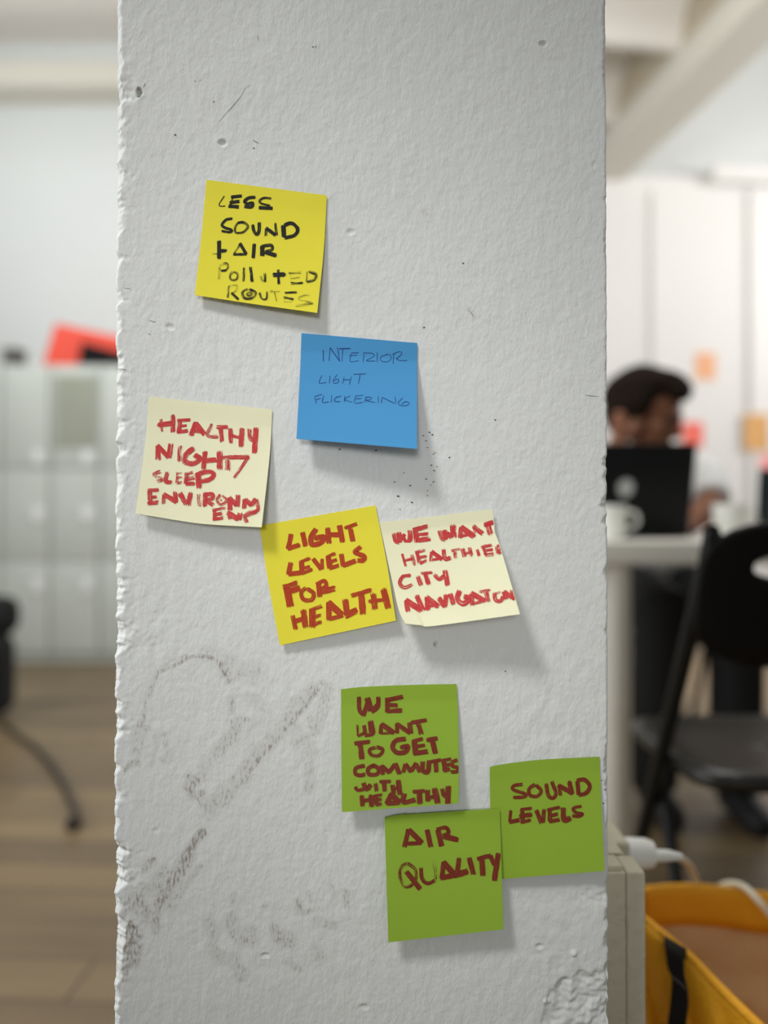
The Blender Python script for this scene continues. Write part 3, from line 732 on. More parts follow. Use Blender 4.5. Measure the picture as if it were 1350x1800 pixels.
n.write('GET', INK_BROWN, o, S("660,545 580,560 550,620 590,665 660,660 685,610 625,620@36|740,560 755,680@42|730,565 810,545@30|770,610 830,600@28|750,670 855,655@36|855,555 940,540@34|900,560 925,665@40"), 34, .12)
n.write('COMMUTES', INK_BROWN, o, S("300,780 230,800 225,850 270,865 305,855@30|375,780 335,810 345,855 410,855 430,810 380,775@30|455,780 465,855@30|460,785 520,840@32|520,835 570,770@32|575,765 610,850@36|660,770 645,835@28|665,770 710,830@34|715,825 755,760@32|755,765 790,830@34|815,750 815,820 860,830 870,740@36|890,745 970,730@28|930,750 935,830@34|1000,740 1010,820@36|985,735 1060,720@24|1000,780 1050,770@28|1000,825 1050,810@30|1120,730 1075,750 1080,785 1120,795 1115,830 1065,835@28,.3"), 30, .12)
n.write('WITH', INK_BROWN, o, S("225,970 245,995 300,985@26|295,935 320,985 355,950@34|350,950 340,985@30|400,940 410,1000@30|440,920 530,918@26|475,930 480,1000@34|550,955 560,1020@34|550,985 610,970@26|600,910 615,1030@38"), 30, .12)
n.write('HEALTHY', INK_BROWN, o, S("280,1045 285,1130@34|290,1090 360,1075@28|360,1040 365,1135@36,.25|400,1040 410,1120@34|395,1045 455,1035@22|410,1080 450,1075@22|405,1125 450,1115@24|540,1030 500,1110@38|540,1030 600,1095@44|500,1110 610,1105@34|655,1030 645,1100 745,1080@36|730,1010 830,1000@28|785,1015 790,1110@40|855,1000 860,1085@38|860,1060 930,1050@28|920,985 945,1100@46|985,985 1000,1040@32,.25|1000,1045 1035,1045@28|1040,965 1035,1110@40"), 32, .15)

# -- green by the right edge
o = (820, 1310)
n = Note('green sticky note with two lines of handwriting, by the right edge of the pillar', P_GRN, [(861, 1349), (868, 1346.5), (910, 1340), (960, 1335), (1055, 1330.4)], [(865, 1546.5), (1063, 1531)], [(861, 1349), (861.5, 1400), (865, 1546.5)], [(1055, 1330.4), (1054.6, 1354), (1063, 1531)], (4, 7), power=1.08, glue=.12)
n.write('SOUND', INK_BROWN, o, S("490,345 420,355 410,390 520,430 500,455 415,460@26,.25|600,345 550,385 560,440 620,450 655,400 610,350@28,.25|700,340 720,440 760,465 785,420 750,320@30,.3|825,440 815,355@28,.3|810,355 930,420@36,.1|905,320 925,425@36|975,320 985,430@32|975,310 1040,305 1085,360 1050,420 990,435@32,.2"), 30, .2)
n.write('LEVELS', INK_BROWN, o, S("390,575 380,670@24,.2|380,675 460,660@32|490,560 495,680@34|480,565 570,555@24|470,625 570,610@36|480,675 560,660@28|615,575 660,680@36|680,565 675,680@28,.3|730,560 735,670@34,.35|710,570 820,545@26,.35|740,620 800,605@28|730,670 815,655@30|850,555 860,655 910,640@40|1010,535 940,555 960,590 1020,605 985,625 930,620@26,.35"), 30, .2)

# -- green, lowest
o = (650, 1400)
n = Note('green sticky note with two words of handwriting, lowest note on the pillar', P_GRN, [(677.6, 1439.4), (700, 1433.6), (734, 1430.5), (878, 1421)], [(682.6, 1656.6), (885, 1633.6)], [(677.6, 1439.4), (676.6, 1456), (682.6, 1656.6)], [(878, 1421), (880.5, 1490), (885, 1633.6)], (7, 8), base=0.0042, power=1.08, glue=.10)
n.write('AIR', INK_BROWN, o, S("340,295 305,440@36|345,295 455,405@40|320,415 455,410@30,.3|505,300 535,440@38|600,300 630,430@40|590,290 670,275 690,320 640,345@32,.3|650,350 770,380@42,.2"), 36, .12)
n.write('QUALITY', INK_BROWN, o, S("330,590 270,630 275,750 330,795 400,740 400,640 330,585@30,.55|325,665 440,810@38,.05|450,630 460,720 510,765 570,740@30,.35|575,735 575,640 545,560@26,.7|650,580 635,710@36,.2|650,580 745,690@44|625,715 760,690@40|785,545 770,660@36,.2|745,695 855,660@46|875,545 910,680@38|945,550 1060,520@34,.35|985,560 995,690@42,.1|1060,525 1095,600@36|1130,505 1095,735@40,.1"), 36, .15)

# ------------------------------------------------------------------ trunking and socket on the pillar's right side
M_TRUNK = mat('cream_trunking_paint', (196, 188, 166), 0.55, var=0.10, scale=30, bump=0.3, bscale=120)
M_WHITE = mat('white_plastic', (236, 236, 230), 0.35)
px0 = XR + 0.0005
zt_ = W(0, 1533, 0.56).z
xr_ = W(1135, 1600, 0.56).x
xm_ = W(1101, 1600, 0.56).x
t = thing('cable_trunking', 'cream painted cable trunking with a chipped top corner, fixed to the pillar side', 'trunking', (px0, 0.58, 0))
MB().box(((xm_ - px0) / 2, -0.006, zt_ / 2 - 0.0005), (xm_ - px0, 0.027, zt_ - 0.001), bev=0.001).build('channel', M_TRUNK, t)
MB().box((xm_ - px0 + (xr_ - xm_) / 2, -0.006, zt_ / 2), (xr_ - xm_, 0.029, zt_), bev=0.0018).build('cover', M_TRUNK, t)
MB().box(((xm_ - px0) / 2 + 0.001, -0.006, zt_), (xm_ - px0 - 0.004, 0.020, 0.005), bev=0.0015).build('end_cap', M_TRUNK, t)
zs = W(0, 1521, 0.60).z; zs2 = W(0, 1500, 0.60).z
t = thing('wall_socket', 'small cream socket box above the trunking, on the pillar side', 'socket', (px0, 0.62, zs))
xs = W(1098, 1500, 0.60).x - px0
MB().box((xs / 2, 0.0, (zs2 - zs) / 2), (xs, 0.04, zs2 - zs), bev=0.002).build('box', M_TRUNK, t)
zc_ = W(1086, 1500, 0.70).z - zs
MB().box(((W(1085, 1500, 0.70).x - px0) / 2, 0.078, zc_), (W(1085, 1500, 0.70).x - px0, 0.075, 0.05), bev=0.004).build('outlet', M_TRUNK, t)
MB().box((xs * 0.35, 0.03, (zs2 - zs) / 2 - 0.012), (xs * 0.7, 0.03, 0.02), bev=0.002).build('bracket', M_TRUNK, t)
# charger pointing right
cy = 0.70
a = W(1086, 1500, cy); b = W(1150, 1502, cy)
t = thing('phone_charger', 'white plug charger with pale cable, sticking out above the trunking', 'charger', (a.x, cy, a.z))
rr = (W(0, 1472, cy).z - W(0, 1528, cy).z) / 2
mb = MB()
L_ = b.x - a.x
mb.tube([(0, 0, 0), (0.0015, 0, 0), (L_ - 0.008, 0, 0), (L_ - 0.002, 0, -0.001), (L_, 0, -0.001)], [rr * 0.9, rr, rr * 0.92, rr * 0.80, rr * 0.6], 24)
mb.build('body', M_WHITE, t)
MB().tube([(L_ - 0.001, 0, -0.002), (L_ + 0.012, 0, -0.002), (L_ + 0.024, 0, -0.003)], [0.0055, 0.005, 0.0028], 14).build('plug', M_WHITE, t)
cb = [W(1190, 1506, 0.72), W(1212, 1522, 0.82), W(1226, 1556, 0.94), W(1238, 1610, 0.96), W(1252, 1600, 0.96), W(1264, 1562, 0.935), W(1285, 1553, 0.90), W(1310, 1560, 0.865), W(1335, 1585, 0.845), W(1354, 1607, 0.84), W(1385, 1640, 0.835), W(1440, 1700, 0.84)]
MB().tube([Vector(p) - Vector((a.x, cy, a.z)) for p in catmull(cb, 0.006)], 0.0034, 10).build('cable', mat('pale_cable', (216, 208, 186), 0.5), t)

# ------------------------------------------------------------------ yellow bag
M_YB = mat('yellow_fabric', (240, 170, 28), 0.6, var=0.08, scale=14, bump=0.25, bscale=240)
M_LIN = mat('brown_lining', (222, 200, 164), 0.5, var=0.22, scale=9, bump=0.5, bscale=26)
M_STRAP = mat('black_webbing', (6, 6, 7), 0.7, bump=0.3, bscale=700)
bo = Vector((0.42, 0.76, 0.0))
bag = thing('tote_bag', 'open yellow fabric bag with black webbing strap, on the floor beside the pillar', 'bag', bo)
FY = 0.885
ztop = W(0, 1560, FY).z; zband = W(0, 1632, FY).z


def grid(name, fn, nu, nv, m, parent, th=0.0):
    vs = [fn(i / nu, j / nv) - bo for j in range(nv + 1) for i in range(nu + 1)]
    fs = [(j * (nu + 1) + i, j * (nu + 1) + i + 1, (j + 1) * (nu + 1) + i + 1, (j + 1) * (nu + 1) + i) for j in range(nv) for i in range(nu)]
    o_ = MB().add(vs, fs).build(name, m, parent, angle=80)
    if th:
        s_ = o_.modifiers.new('thickness', 'SOLIDIFY'); s_.thickness = th; s_.offset = 0
    return o_


xa, xb = W(1128, 1600, FY).x, 0.70
def far_p(u, v, z0, z1, y0):
    x = xa + (xb - xa) * u
    sag = 0.006 * math.sin(u * 9.0) * 0.4 - 0.010 * u
    return Vector((x, y0 + 0.006 * math.sin(u * 13), z0 + (z1 - z0) * v + sag))
grid('rim_band', lambda u, v: far_p(u, v, zband, ztop, FY), 40, 4, M_YB, bag, 0.004)
def lin_p(u, v):
    p = far_p(u, 1 - v, 0.012, zband, FY + 0.006)
    k = 4 * v * (1 - v)
    p.y += 0.020 * k * n3((p.x * 14, v * 4, 2.0)) + 0.012 * k * n3((p.x * 34, v * 11, 5.0))
    return p
grid('lining', lin_p, 60, 40, M_LIN, bag, 0.002)
near = [(1120, 1602, .725), (1137, 1616, .72), (1170, 1643, .705), (1212, 1678, .69), (1250, 1717, .675), (1290, 1757, .66), (1335, 1800, .645), (1400, 1862, .63), (1500, 1950, .62)]
NP = catmull([W(*q) for q in near], 0.004)
def near_p(u, v):
    q = NP[min(int(u * (len(NP) - 1)), len(NP) - 1)]
    z = q[2] * (1 - v) + 0.012 * v
    drop = q[2] - z
    bul = 0.020 * math.sin(min(drop / 0.10, 1) * math.pi / 2)
    y = q[1] - bul + 0.012 * n3((q[0] * 22, z * 9, 1.5)) * min(drop / 0.04, 1) + 0.010 * math.sin(u * 30 + z * 18) * min(drop / 0.08, 1)
    return Vector((q[0] + 0.004 * math.sin(z * 40), y, z))
grid('front_panel', near_p, len(NP) - 1, 40, M_YB, bag, 0.003)
# rolled hem along the near rim
MB().tube([Vector(p) - bo + Vector((0, -0.001, -0.002)) for p in NP], 0.0042, 10).build('hem', M_YB, bag)
# side and bottom
P0 = Vector(NP[0]); P1 = Vector(NP[-1])
grid('side_panel', lambda u, v: Vector((xa + (P0.x - xa) * u, FY + (P0.y - FY) * u, (ztop + (P0.z - ztop) * u) * (1 - v) + 0.012 * v)), 8, 8, M_YB, bag, 0.003)
grid('side_panel', lambda u, v: Vector((xb + (P1.x - xb) * u, FY + (P1.y - FY) * u, (ztop + (P1.z - ztop) * u) * (1 - v) + 0.012 * v)), 8, 8, M_YB, bag, 0.003)
def bot_p(u, v):
    q = near_p(u, 1.0); p = Vector((xa + (xb - xa) * u, FY + 0.006, 0.010))
    return p * (1 - v) + Vector((q.x, q.y, 0.010)) * v
grid('base', bot_p, 20, 8, M_LIN, bag, 0.004)
# strap folded over the rim
def strap_side(v, k):
    L1 = [(1168, 1650, .684), (1170, 1668, .676), (1174, 1700, .670), (1181, 1718, .668), (1179, 1760, .666), (1174, 1800, .664), (1172, 1850, .662)]
    R1 = [(1204, 1672, .670), (1202, 1690, .664), (1203, 1715, .662), (1208, 1738, .660), (1210, 1765, .658), (1206, 1800, .656), (1204, 1850, .655)]
    q = L1 if k == 0 else R1
    e = catmull(q, 3)
    return np.array(e[min(int(v * (len(e) - 1)), len(e) - 1)])
def strap_p(u, v):
    if v < 0.12:       # the fold over the rim, down its back
        a_ = strap_side(0, 0) * (1 - u) + strap_side(0, 1) * u
        p = W(a_[0] + 2 * u, a_[1] - 3, a_[2] + 0.034 * (1 - v / 0.12)); p.z -= 0.03 * (1 - v / 0.12) ** 2; return p
    vv = (v - 0.12) / 0.88
    q = strap_side(vv, 0) * (1 - u) + strap_side(vv, 1) * u
    return W(q[0], q[1], q[2])
st = grid('strap', strap_p, 8, 60, M_STRAP, bag, 0.002)
sm = MB(); sp0 = W(1182, 1717, .655) - bo; sp1 = W(1206, 1738, .652) - bo
sm.tube([sp0, (sp0 + sp1) / 2 + Vector((0, -0.0005, 0.0004)), sp1], 0.0005, 6).build('seam_thread', mat('grey_thread', (92, 92, 92), 0.7), st)

# ------------------------------------------------------------------ desk
M_DESK = mat('white_desk_laminate', (214, 210, 200), 0.45)
dk0, dk1 = 1.64, 2.20
dz = W(0, 952, dk0).z; dth = dz - W(0, 992, dk0).z
dx0, dx1 = 0.30, 1.75
t = thing('desk', 'long white desk with round legs behind the pillar', 'desk', ((dx0 + dx1) / 2, (dk0 + dk1) / 2, 0))
hx, hy = (dx1 - dx0) / 2, (dk1 - dk0) / 2
MB().box((0, 0, dz - dth / 2), (2 * hx, 2 * hy, dth), bev=0.004).build('tabletop', M_DESK, t)
lx0 = W(1084, 1200, dk0 + 0.05).x - (dx0 + dx1) / 2
for lx in (lx0, hx - 0.06):
    for ly in (-hy + 0.05, hy - 0.05):
        MB().tube([(lx, ly, 0.0), (lx, ly, 0.012), (lx, ly, dz - dth - 0.01), (lx, ly, dz - dth)], [0.026, 0.030, 0.030, 0.034], 20).build('leg', M_DESK, t)

# ------------------------------------------------------------------ folding chairs
M_BLK = mat('black_chair_plastic', (7, 7, 7), 0.6, spec=0.15); M_BLKM = mat('black_chair_metal', (10, 10, 11), 0.45, spec=0.25)
M_SEAT = mat('black_seat', (24, 23, 22), 0.32)


def make_chair(label):
    t = thing('folding_chair', label, 'chair')
    hw = 0.185
    for sx in (-1, 1):
        MB().tube(catmull([(sx * hw, -0.215, 0.785), (sx * hw, -0.20, 0.74), (sx * hw, 0.0, 0.38), (sx * hw, 0.215, 0.0)], 0.03), 0.0115, 12).build('frame_leg', M_BLKM, t)
        MB().tube([(sx * (hw - 0.022), 0.05, 0.44), (sx * (hw - 0.020), -0.02, 0.30), (sx * (hw - 0.018), -0.165, 0.0)], 0.0105, 12).build('rear_leg', M_BLKM, t)
    MB().tube([(-hw, 0.17, 0.085), (hw, 0.17, 0.085)], 0.008, 10).build('front_stretcher', M_BLKM, t)
    MB().tube([(-hw + .02, -0.11, 0.11), (hw - .02, -0.11, 0.11)], 0.008, 10).build('rear_stretcher', M_BLKM, t)
    # seat: rounded pan
    vs = []; fs = []; nr_ = 8; na = 48
    def prof(k):
        return k
    for j in range(nr_ + 1):
        q = j / nr_
        for i in range(na):
            a_ = 2 * math.pi * i / na
            c_, s_ = math.cos(a_), math.sin(a_)
            k = 1 / max((abs(c_) ** 5 + abs(s_) ** 5) ** (1 / 5), 1e-6)
            z = 0.452 - 0.012 * (1 - q ** 2) - (0.010 if q == 1 else 0)
            vs.append((0.178 * q * k * c_, 0.02 + 0.185 * q * k * s_, z))
    for j in range(nr_):
        for i in range(na):
            fs.append((j * na + i, j * na + (i + 1) % na, (j + 1) * na + (i + 1) % na, (j + 1) * na + i))
    so = MB().add(vs, fs).build('seat', M_SEAT, t)
    m_ = so.modifiers.new('thickness', 'SOLIDIFY'); m_.thickness = 0.018; m_.offset = -1
    # backrest plate with a long grip slot
    vs = []; fs = []; nl = 6; na = 64
    for j in range(nl + 1):
        q = j / nl
        for i in range(na):
            a_ = 2 * math.pi * i / na; c_, s_ = math.cos(a_), math.sin(a_)
            k = 1 / (abs(c_) ** 4 + abs(s_) ** 4) ** 0.25
            ox, oz = 0.200 * k * c_, 0.703 + 0.099 * k * s_
            k2 = 1 / (abs(c_) ** 3 + abs(s_) ** 3) ** (1 / 3)
            ix, iz = 0.137 * k2 * c_, 0.740 + 0.020 * k2 * s_
            x = ix + (ox - ix) * q; z = iz + (oz - iz) * q
            y = -0.205 - (z - 0.70) * 0.28 - 0.030 * (1 - (x / 0.19) ** 2)
            vs.append((x, y, z))
    for j in range(nl):
        for i in range(na):
            fs.append((j * na + i, j * na + (i + 1) % na, (j + 1) * na + (i + 1) % na, (j + 1) * na + i))
    bo_ = MB().add(vs, fs).build('backrest', M_BLK, t)
    m_ = bo_.modifiers.new('thickness', 'SOLIDIFY'); m_.thickness = 0.014; m_.offset = 0
    m_ = bo_.modifiers.new('round', 'BEVEL'); m_.width = 0.004; m_.segments = 2; m_.limit_method = 'ANGLE'
    return t


def copy_tree(o_, parent=None):
    c_ = o_.copy(); C.objects.link(c_)
    if parent is not None: c_.parent = parent
    for ch in list(o_.children): copy_tree(ch, c_)
    return c_


ch = make_chair('black folding chair with a grip slot in its back, in front of the white desk')
ch.location = (0.607, 1.255, 0); ch.rotation_euler = (0, 0, math.radians(1))
ch2 = copy_tree(ch)
ch2['label'] = 'black folding chair under the seated person, on the far side of the white desk'
ch2.location = (0.86, 2.56, 0); ch2.rotation_euler = (0, 0, math.pi)

# ------------------------------------------------------------------ laptops and things on the desk
M_LAP = mat('dark_laptop_shell', (9, 10, 13), 0.5, var=0.03, spec=0.2); M_TEAL = mat('dark_teal_shell', (16, 34, 40), 0.5)
M_KEY = mat('black_keys', (16, 16, 16), 0.6)


def laptop(name, label, cx, yh, wdt, hgt, m, rz=0.0, dot=True, tilt=14):
    t = thing(name, label, 'laptop', (cx, yh, dz), rz)
    MB().box((0, 0.115, 0.009), (wdt, 0.23, 0.014), bev=0.004).build('base', m, t)
    MB().box((0, 0.10, 0.0168), (wdt * 0.86, 0.11, 0.0016), bev=0.0005).build('keyboard', M_KEY, t)
    R = Matrix.Rotation(math.radians(-tilt), 3, 'X').inverted()
    c_ = Matrix.Rotation(math.radians(tilt), 3, 'X') @ Vector((0, 0, hgt / 2))
    lid = MB().box(c_ + Vector((0, 0, 0.016)), (wdt, 0.007, hgt), Matrix.Rotation(math.radians(tilt), 3, 'X'), bev=0.003).build('lid', m, t)
    MB().box(c_ + Vector((0, 0.0045, 0.016)), (wdt * 0.93, 0.002, hgt * 0.88), Matrix.Rotation(math.radians(tilt), 3, 'X')).build('screen', M_KEY, lid)
    if dot:
        q = c_ + Vector((0, -0.0045, 0.016))
        R_ = Matrix.Rotation(math.radians(tilt), 3, 'X')
        d_ = MB(); vs = [R_ @ Vector((0.019 * math.cos(2 * math.pi * i / 24), 0, 0.022 * math.sin(2 * math.pi * i / 24))) + q for i in range(24)]
        vs2 = [v + R_ @ Vector((0, 0.0008, 0)) for v in vs]
        d_.add(vs + vs2, [tuple(range(24)), tuple(range(47, 23, -1))] + [(i, (i + 1) % 24, 24 + (i + 1) % 24, 24 + i) for i in range(24)])
        d_.build('round_emblem', mat('pale_emblem', (190, 192, 190), 0.3), lid, smooth=False)
    return t


laptop('laptop', 'dark laptop with a round pale mark on its lid, in front of the seated person', 0.580, 1.94, 0.325, 0.217, M_LAP)
laptop('laptop', 'dark teal laptop at the right end of the white desk', 1.075, 1.96, 0.31, 0.155, M_TEAL, rz=-0.08, dot=False, tilt=8)
# cup near the pillar
def lathe(prof, n=28):
    vs = [(r * math.cos(2 * math.pi * k / n), r * math.sin(2 * math.pi * k / n), z) for r, z in prof for k in range(n)]
    fs = [(j * n + k, j * n + (k + 1) % n, (j + 1) * n + (k + 1) % n, (j + 1) * n + k) for j in range(len(prof) - 1) for k in range(n)]
    return MB().add(vs, fs)


def cup(label, loc, k=1.0):
    t = thing('cup', label, 'cup', loc)
    lathe([(0.001, 0.0), (0.030 * k, 0.0), (0.034 * k, 0.01), (0.040 * k, 0.085 * k), (0.038 * k, 0.086 * k), (0.032 * k, 0.012), (0.001, 0.010)]).build('body', M_WHITE, t)
    hd = [(0.037 * k, 0, 0.07 * k), (0.062 * k, 0, 0.066 * k), (0.066 * k, 0, 0.04 * k), (0.036 * k, 0, 0.022 * k)]
    MB().tube(catmull(hd, 0.004), 0.0045, 10).build('handle', M_WHITE, t)


p = W(1082, 930, 1.80); cup('white cup on the desk close to the pillar edge', (p.x - 0.01, 1.80, dz), 0.9)
p = W(1272, 900, 1.93); cup('white cup on the desk between the two laptops', (p.x, 1.90, dz), 0.95)

# ------------------------------------------------------------------ the seated person
M_SKIN = mat('skin', (124, 78, 54), 0.5, var=0.05); M_HAIR = mat('dark_hair', (30, 22, 16), 0.9, spec=0.08, var=0.25, scale=60, bump=0.6, bscale=90)
M_SHIRT = mat('white_shirt', (232, 232, 230), 0.8, bump=0.2, bscale=60); M_TROU = mat('black_trousers', (14, 14, 16), 0.8)
M_SHOE = mat('dark_shoe', (12, 12, 16), 0.6); M_EYE = mat('eye', (30, 22, 18), 0.2)


def remesh(o_, vox, it=4):
    m_ = o_.modifiers.new('union', 'REMESH'); m_.mode = 'VOXEL'; m_.voxel_size = vox; m_.use_smooth_shade = True
    m_ = o_.modifiers.new('smooth', 'SMOOTH'); m_.iterations = it; m_.factor = 0.5
    return o_


PO = Vector((0.86, 2.42, 0.0))
person = thing('person', 'person with dark hair and white shirt, looking down behind the dark laptop', 'person', PO)
def rel(v): return Vector(v) - PO
hip = Vector((0.85, 2.58, 0.575)); chest = Vector((0.80, 2.45, 0.85)); neck = Vector((0.785, 2.33, 0.99))
head = W(1140, 730, 2.27)
shL = Vector((0.955, 2.40, 0.94)); shR = Vector((0.615, 2.42, 0.95))
elL = W(1250, 882, 2.24) + Vector((0.0, 0, -0.012)); haL = W(1212, 930, 2.13); haL.z = dz + 0.030
elR = Vector((0.575, 2.235, dz + 0.05)); haR = W(1088, 776, 2.23)
kL = Vector((0.93, 2.10, 0.575)); kR = Vector((0.735, 2.11, 0.575)); fL = Vector((0.95, 2.16, 0.09)); fR = Vector((0.74, 2.20, 0.09))
yaw = math.radians(52)     # towards the right of the picture
fwd = Vector((math.sin(yaw), -math.cos(yaw), -0.40)).normalized()
rightv = fwd.cross(Vector((0, 0, 1))).normalized(); upv = rightv.cross(fwd).normalized()
HM = Matrix((rightv, fwd, upv)).transposed()
bd = MB()
def T(pts, r, flat=1.0, n=16): bd.tube([rel(p) for p in pts], r, n, flat)
T([hip + Vector((0, 0, -0.06)), hip, (hip + chest) / 2, chest, chest + (neck - chest) * .6, neck], [0.12, 0.145, 0.135, 0.150, 0.12, 0.058], 0.8)
T([neck, (neck + head) / 2, head], [0.056, 0.052, 0.055])
T([shR, chest + Vector((0, -0.02, 0.09)), shL], [0.056, 0.075, 0.056])
T([shL, (shL + elL) / 2, elL, (elL + haL) / 2, haL], [0.052, 0.047, 0.040, 0.036, 0.026])
T([shR, (shR + elR) / 2, elR, (elR + haR) / 2, haR], [0.052, 0.047, 0.040, 0.036, 0.026])
for k_, f_, s_ in ((kL, fL, 1), (kR, fR, -1)):
    T([hip + Vector((s_ * 0.085, 0, -0.01)), (hip + Vector((s_ * 0.085, 0, 0)) + k_) / 2, k_, (k_ + f_) / 2, f_], [0.085, 0.076, 0.056, 0.050, 0.036])
    T([f_ + Vector((0, 0.03, -0.045)), f_ + Vector((0, -0.06, -0.05)), f_ + Vector((0, -0.15, -0.06))], [0.036, 0.036, 0.026])
# head: skull, jaw, nose, brow, ears
def H(x, y, z): return rel(head + HM @ Vector((x, y, z)))
def hb(c, r):
    n0 = len(bd.v); bd.ball((0, 0, 0), r)
    for i in range(n0, len(bd.v)): bd.v[i] = tuple(H(*(Vector(bd.v[i]) + Vector(c))))
hb((0, -0.012, 0.03), (0.074, 0.094, 0.085)); hb((0, 0.018, -0.025), (0.060, 0.070, 0.080)); hb((0, 0.050, -0.078), (0.036, 0.036, 0.028))
hb((0, 0.092, -0.022), (0.013, 0.020, 0.018)); hb((0, 0.083, 0.0), (0.010, 0.016, 0.030)); hb((0, 0.075, 0.026), (0.048, 0.014, 0.010))
hb((0, 0.078, -0.052), (0.022, 0.012, 0.006)); hb((0, 0.076, -0.063), (0.020, 0.012, 0.006))
for s_ in (-1, 1):
    hb((s_ * 0.075, -0.006, -0.004), (0.010, 0.020, 0.030)); hb((s_ * 0.040, 0.055, -0.018), (0.020, 0.020, 0.018))
# hands
def hand(w_, dirv, nrm, side, curl):
    dirv = dirv.normalized(); nrm = (nrm - dirv * nrm.dot(dirv)).normalized(); sd = dirv.cross(nrm) * side
    T([w_, w_ + dirv * 0.045, w_ + dirv * 0.085], [0.024, 0.032, 0.030], 0.55)
    for q, ln in ((-0.026, 0.060), (-0.009, 0.075), (0.009, 0.080), (0.026, 0.070)):
        b0 = w_ + dirv * 0.075 + sd * q
        b1 = b0 + dirv * ln * 0.45 - nrm * 0.010 * curl; b2 = b1 + dirv * ln * 0.3 - nrm * 0.020 * curl; b3 = b2 + dirv * ln * 0.18 - nrm * 0.024 * curl
        T([b0, b1, b2, b3], [0.0095, 0.009, 0.0082, 0.007], 1, 10)
    b0 = w_ + dirv * 0.025 - sd * 0.022
    T([b0, b0 + dirv * 0.028 - sd * 0.026, b0 + dirv * 0.058 - sd * 0.036, b0 + dirv * 0.078 - sd * 0.036], [0.013, 0.012, 0.010, 0.008], 1, 10)
hand(haL, Vector((-0.9, -0.35, -0.05)), Vector((0, 0, 1)), 1, 0.6)
hand(haR, Vector((0.25, 0.15, 0.95)), Vector((-0.5, -0.8, 0.0)), -1, 0.9)
remesh(bd.build('body', M_SKIN, person), 0.0055)
for s_ in (-1, 1): MB().ball(H(s_ * 0.031, 0.073, 0.008), 0.0095, 12, 8).build('eye', M_EYE, person)
# hair
hr = MB()
def hh(c, r):
    n0 = len(hr.v); hr.ball((0, 0, 0), r, 24, 16)
    for i in range(n0, len(hr.v)):
        v = Vector(hr.v[i]); v = v * (1 + 0.07 * n3(v * 40 + Vector(c) * 9)) + Vector(c); hr.v[i] = tuple(H(*v))
hh((0, -0.035, 0.052), (0.088, 0.098, 0.086)); hh((0, -0.066, -0.002), (0.084, 0.066, 0.080)); hh((0, 0.020, 0.098), (0.072, 0.070, 0.040)); hh((0.02, 0.066, 0.085), (0.046, 0.034, 0.026))
hh((0, -0.10, 0.03), (0.066, 0.05, 0.066)); hh((-0.074, -0.016, 0.02), (0.020, 0.042, 0.05)); hh((0.074, -0.016, 0.02), (0.020, 0.042, 0.05))
remesh(hr.build('hair', M_HAIR, person), 0.006, 2)
# clothes
bd = MB()
T([hip + Vector((0, 0, 0.0)), (hip + chest) / 2, chest, chest + (neck - chest) * .62], [0.160, 0.150, 0.165, 0.120], 0.82)
T([shR, chest + Vector((0, -0.02, 0.09)), shL], [0.066, 0.088, 0.066])
T([shL, (shL + elL) / 2, shL + (elL - shL) * .86], [0.066, 0.062, 0.060]); T([shR, (shR + elR) / 2, shR + (elR - shR) * .8], [0.066, 0.062, 0.058])
remesh(bd.build('shirt', M_SHIRT, person), 0.008)
bd = MB()
T([hip + Vector((0, 0, -0.07)), hip + Vector((0, 0, 0.05))], [0.15, 0.158], 0.85)
for k_, f_, s_ in ((kL, fL, 1), (kR, fR, -1)):
    T([hip + Vector((s_ * 0.085, 0, -0.01)), (hip + Vector((s_ * 0.085, 0, 0)) + k_) / 2, k_, (k_ + f_) / 2, f_ + Vector((0, 0, -0.02))], [0.098, 0.092, 0.076, 0.070, 0.066])
remesh(bd.build('trousers', M_TROU, person), 0.009)
for f_ in (fL, fR):
    bd = MB(); T([f_ + Vector((0, 0.045, -0.05)), f_ + Vector((0, -0.04, -0.042)), f_ + Vector((0, -0.13, -0.056)), f_ + Vector((0, -0.175, -0.062))], [0.036, 0.045, 0.040, 0.026])
    remesh(bd.build('shoe', M_SHOE, person), 0.008)

# ------------------------------------------------------------------ papers on the partition
py = WY - 0.1325
def sheet(label, x0, y0, x1, y1, rgb, yy=py):
    a = W(x0, y0, yy); b = W(x1, y1, yy)
    o_ = MB().box((0, 0, 0), (abs(b.x - a.x), 0.004, abs(a.z - b.z))).build('paper_sheet', mat('sheet_paper', rgb, 0.8, var=0.15, scale=12), smooth=False)
    o_.location = ((a.x + b.x) / 2, yy, (a.z + b.z) / 2)
    return prop(o_, label, 'paper', 'papers pinned to the far white partition')


sheet('small orange paper on the white wall, above right of the seated person', 1222, 620, 1258, 668, (222, 166, 128))
sheet('tan paper on the white wall, at the right edge of the photo', 1308, 728, 1352, 792, (206, 156, 98), WY - 0.157)
sheet('red paper on the white wall, just right of the person\'s face', 1200, 742, 1236, 786, (232, 110, 96))
sheet('bright red paper on the white wall, between the pillar and the person\'s hair', 1050, 660, 1102, 704, (240, 74, 84), WY - 0.0025)
sheet('pink paper on the white wall, below the tan paper', 1336, 800, 1372, 836, (232, 150, 150))

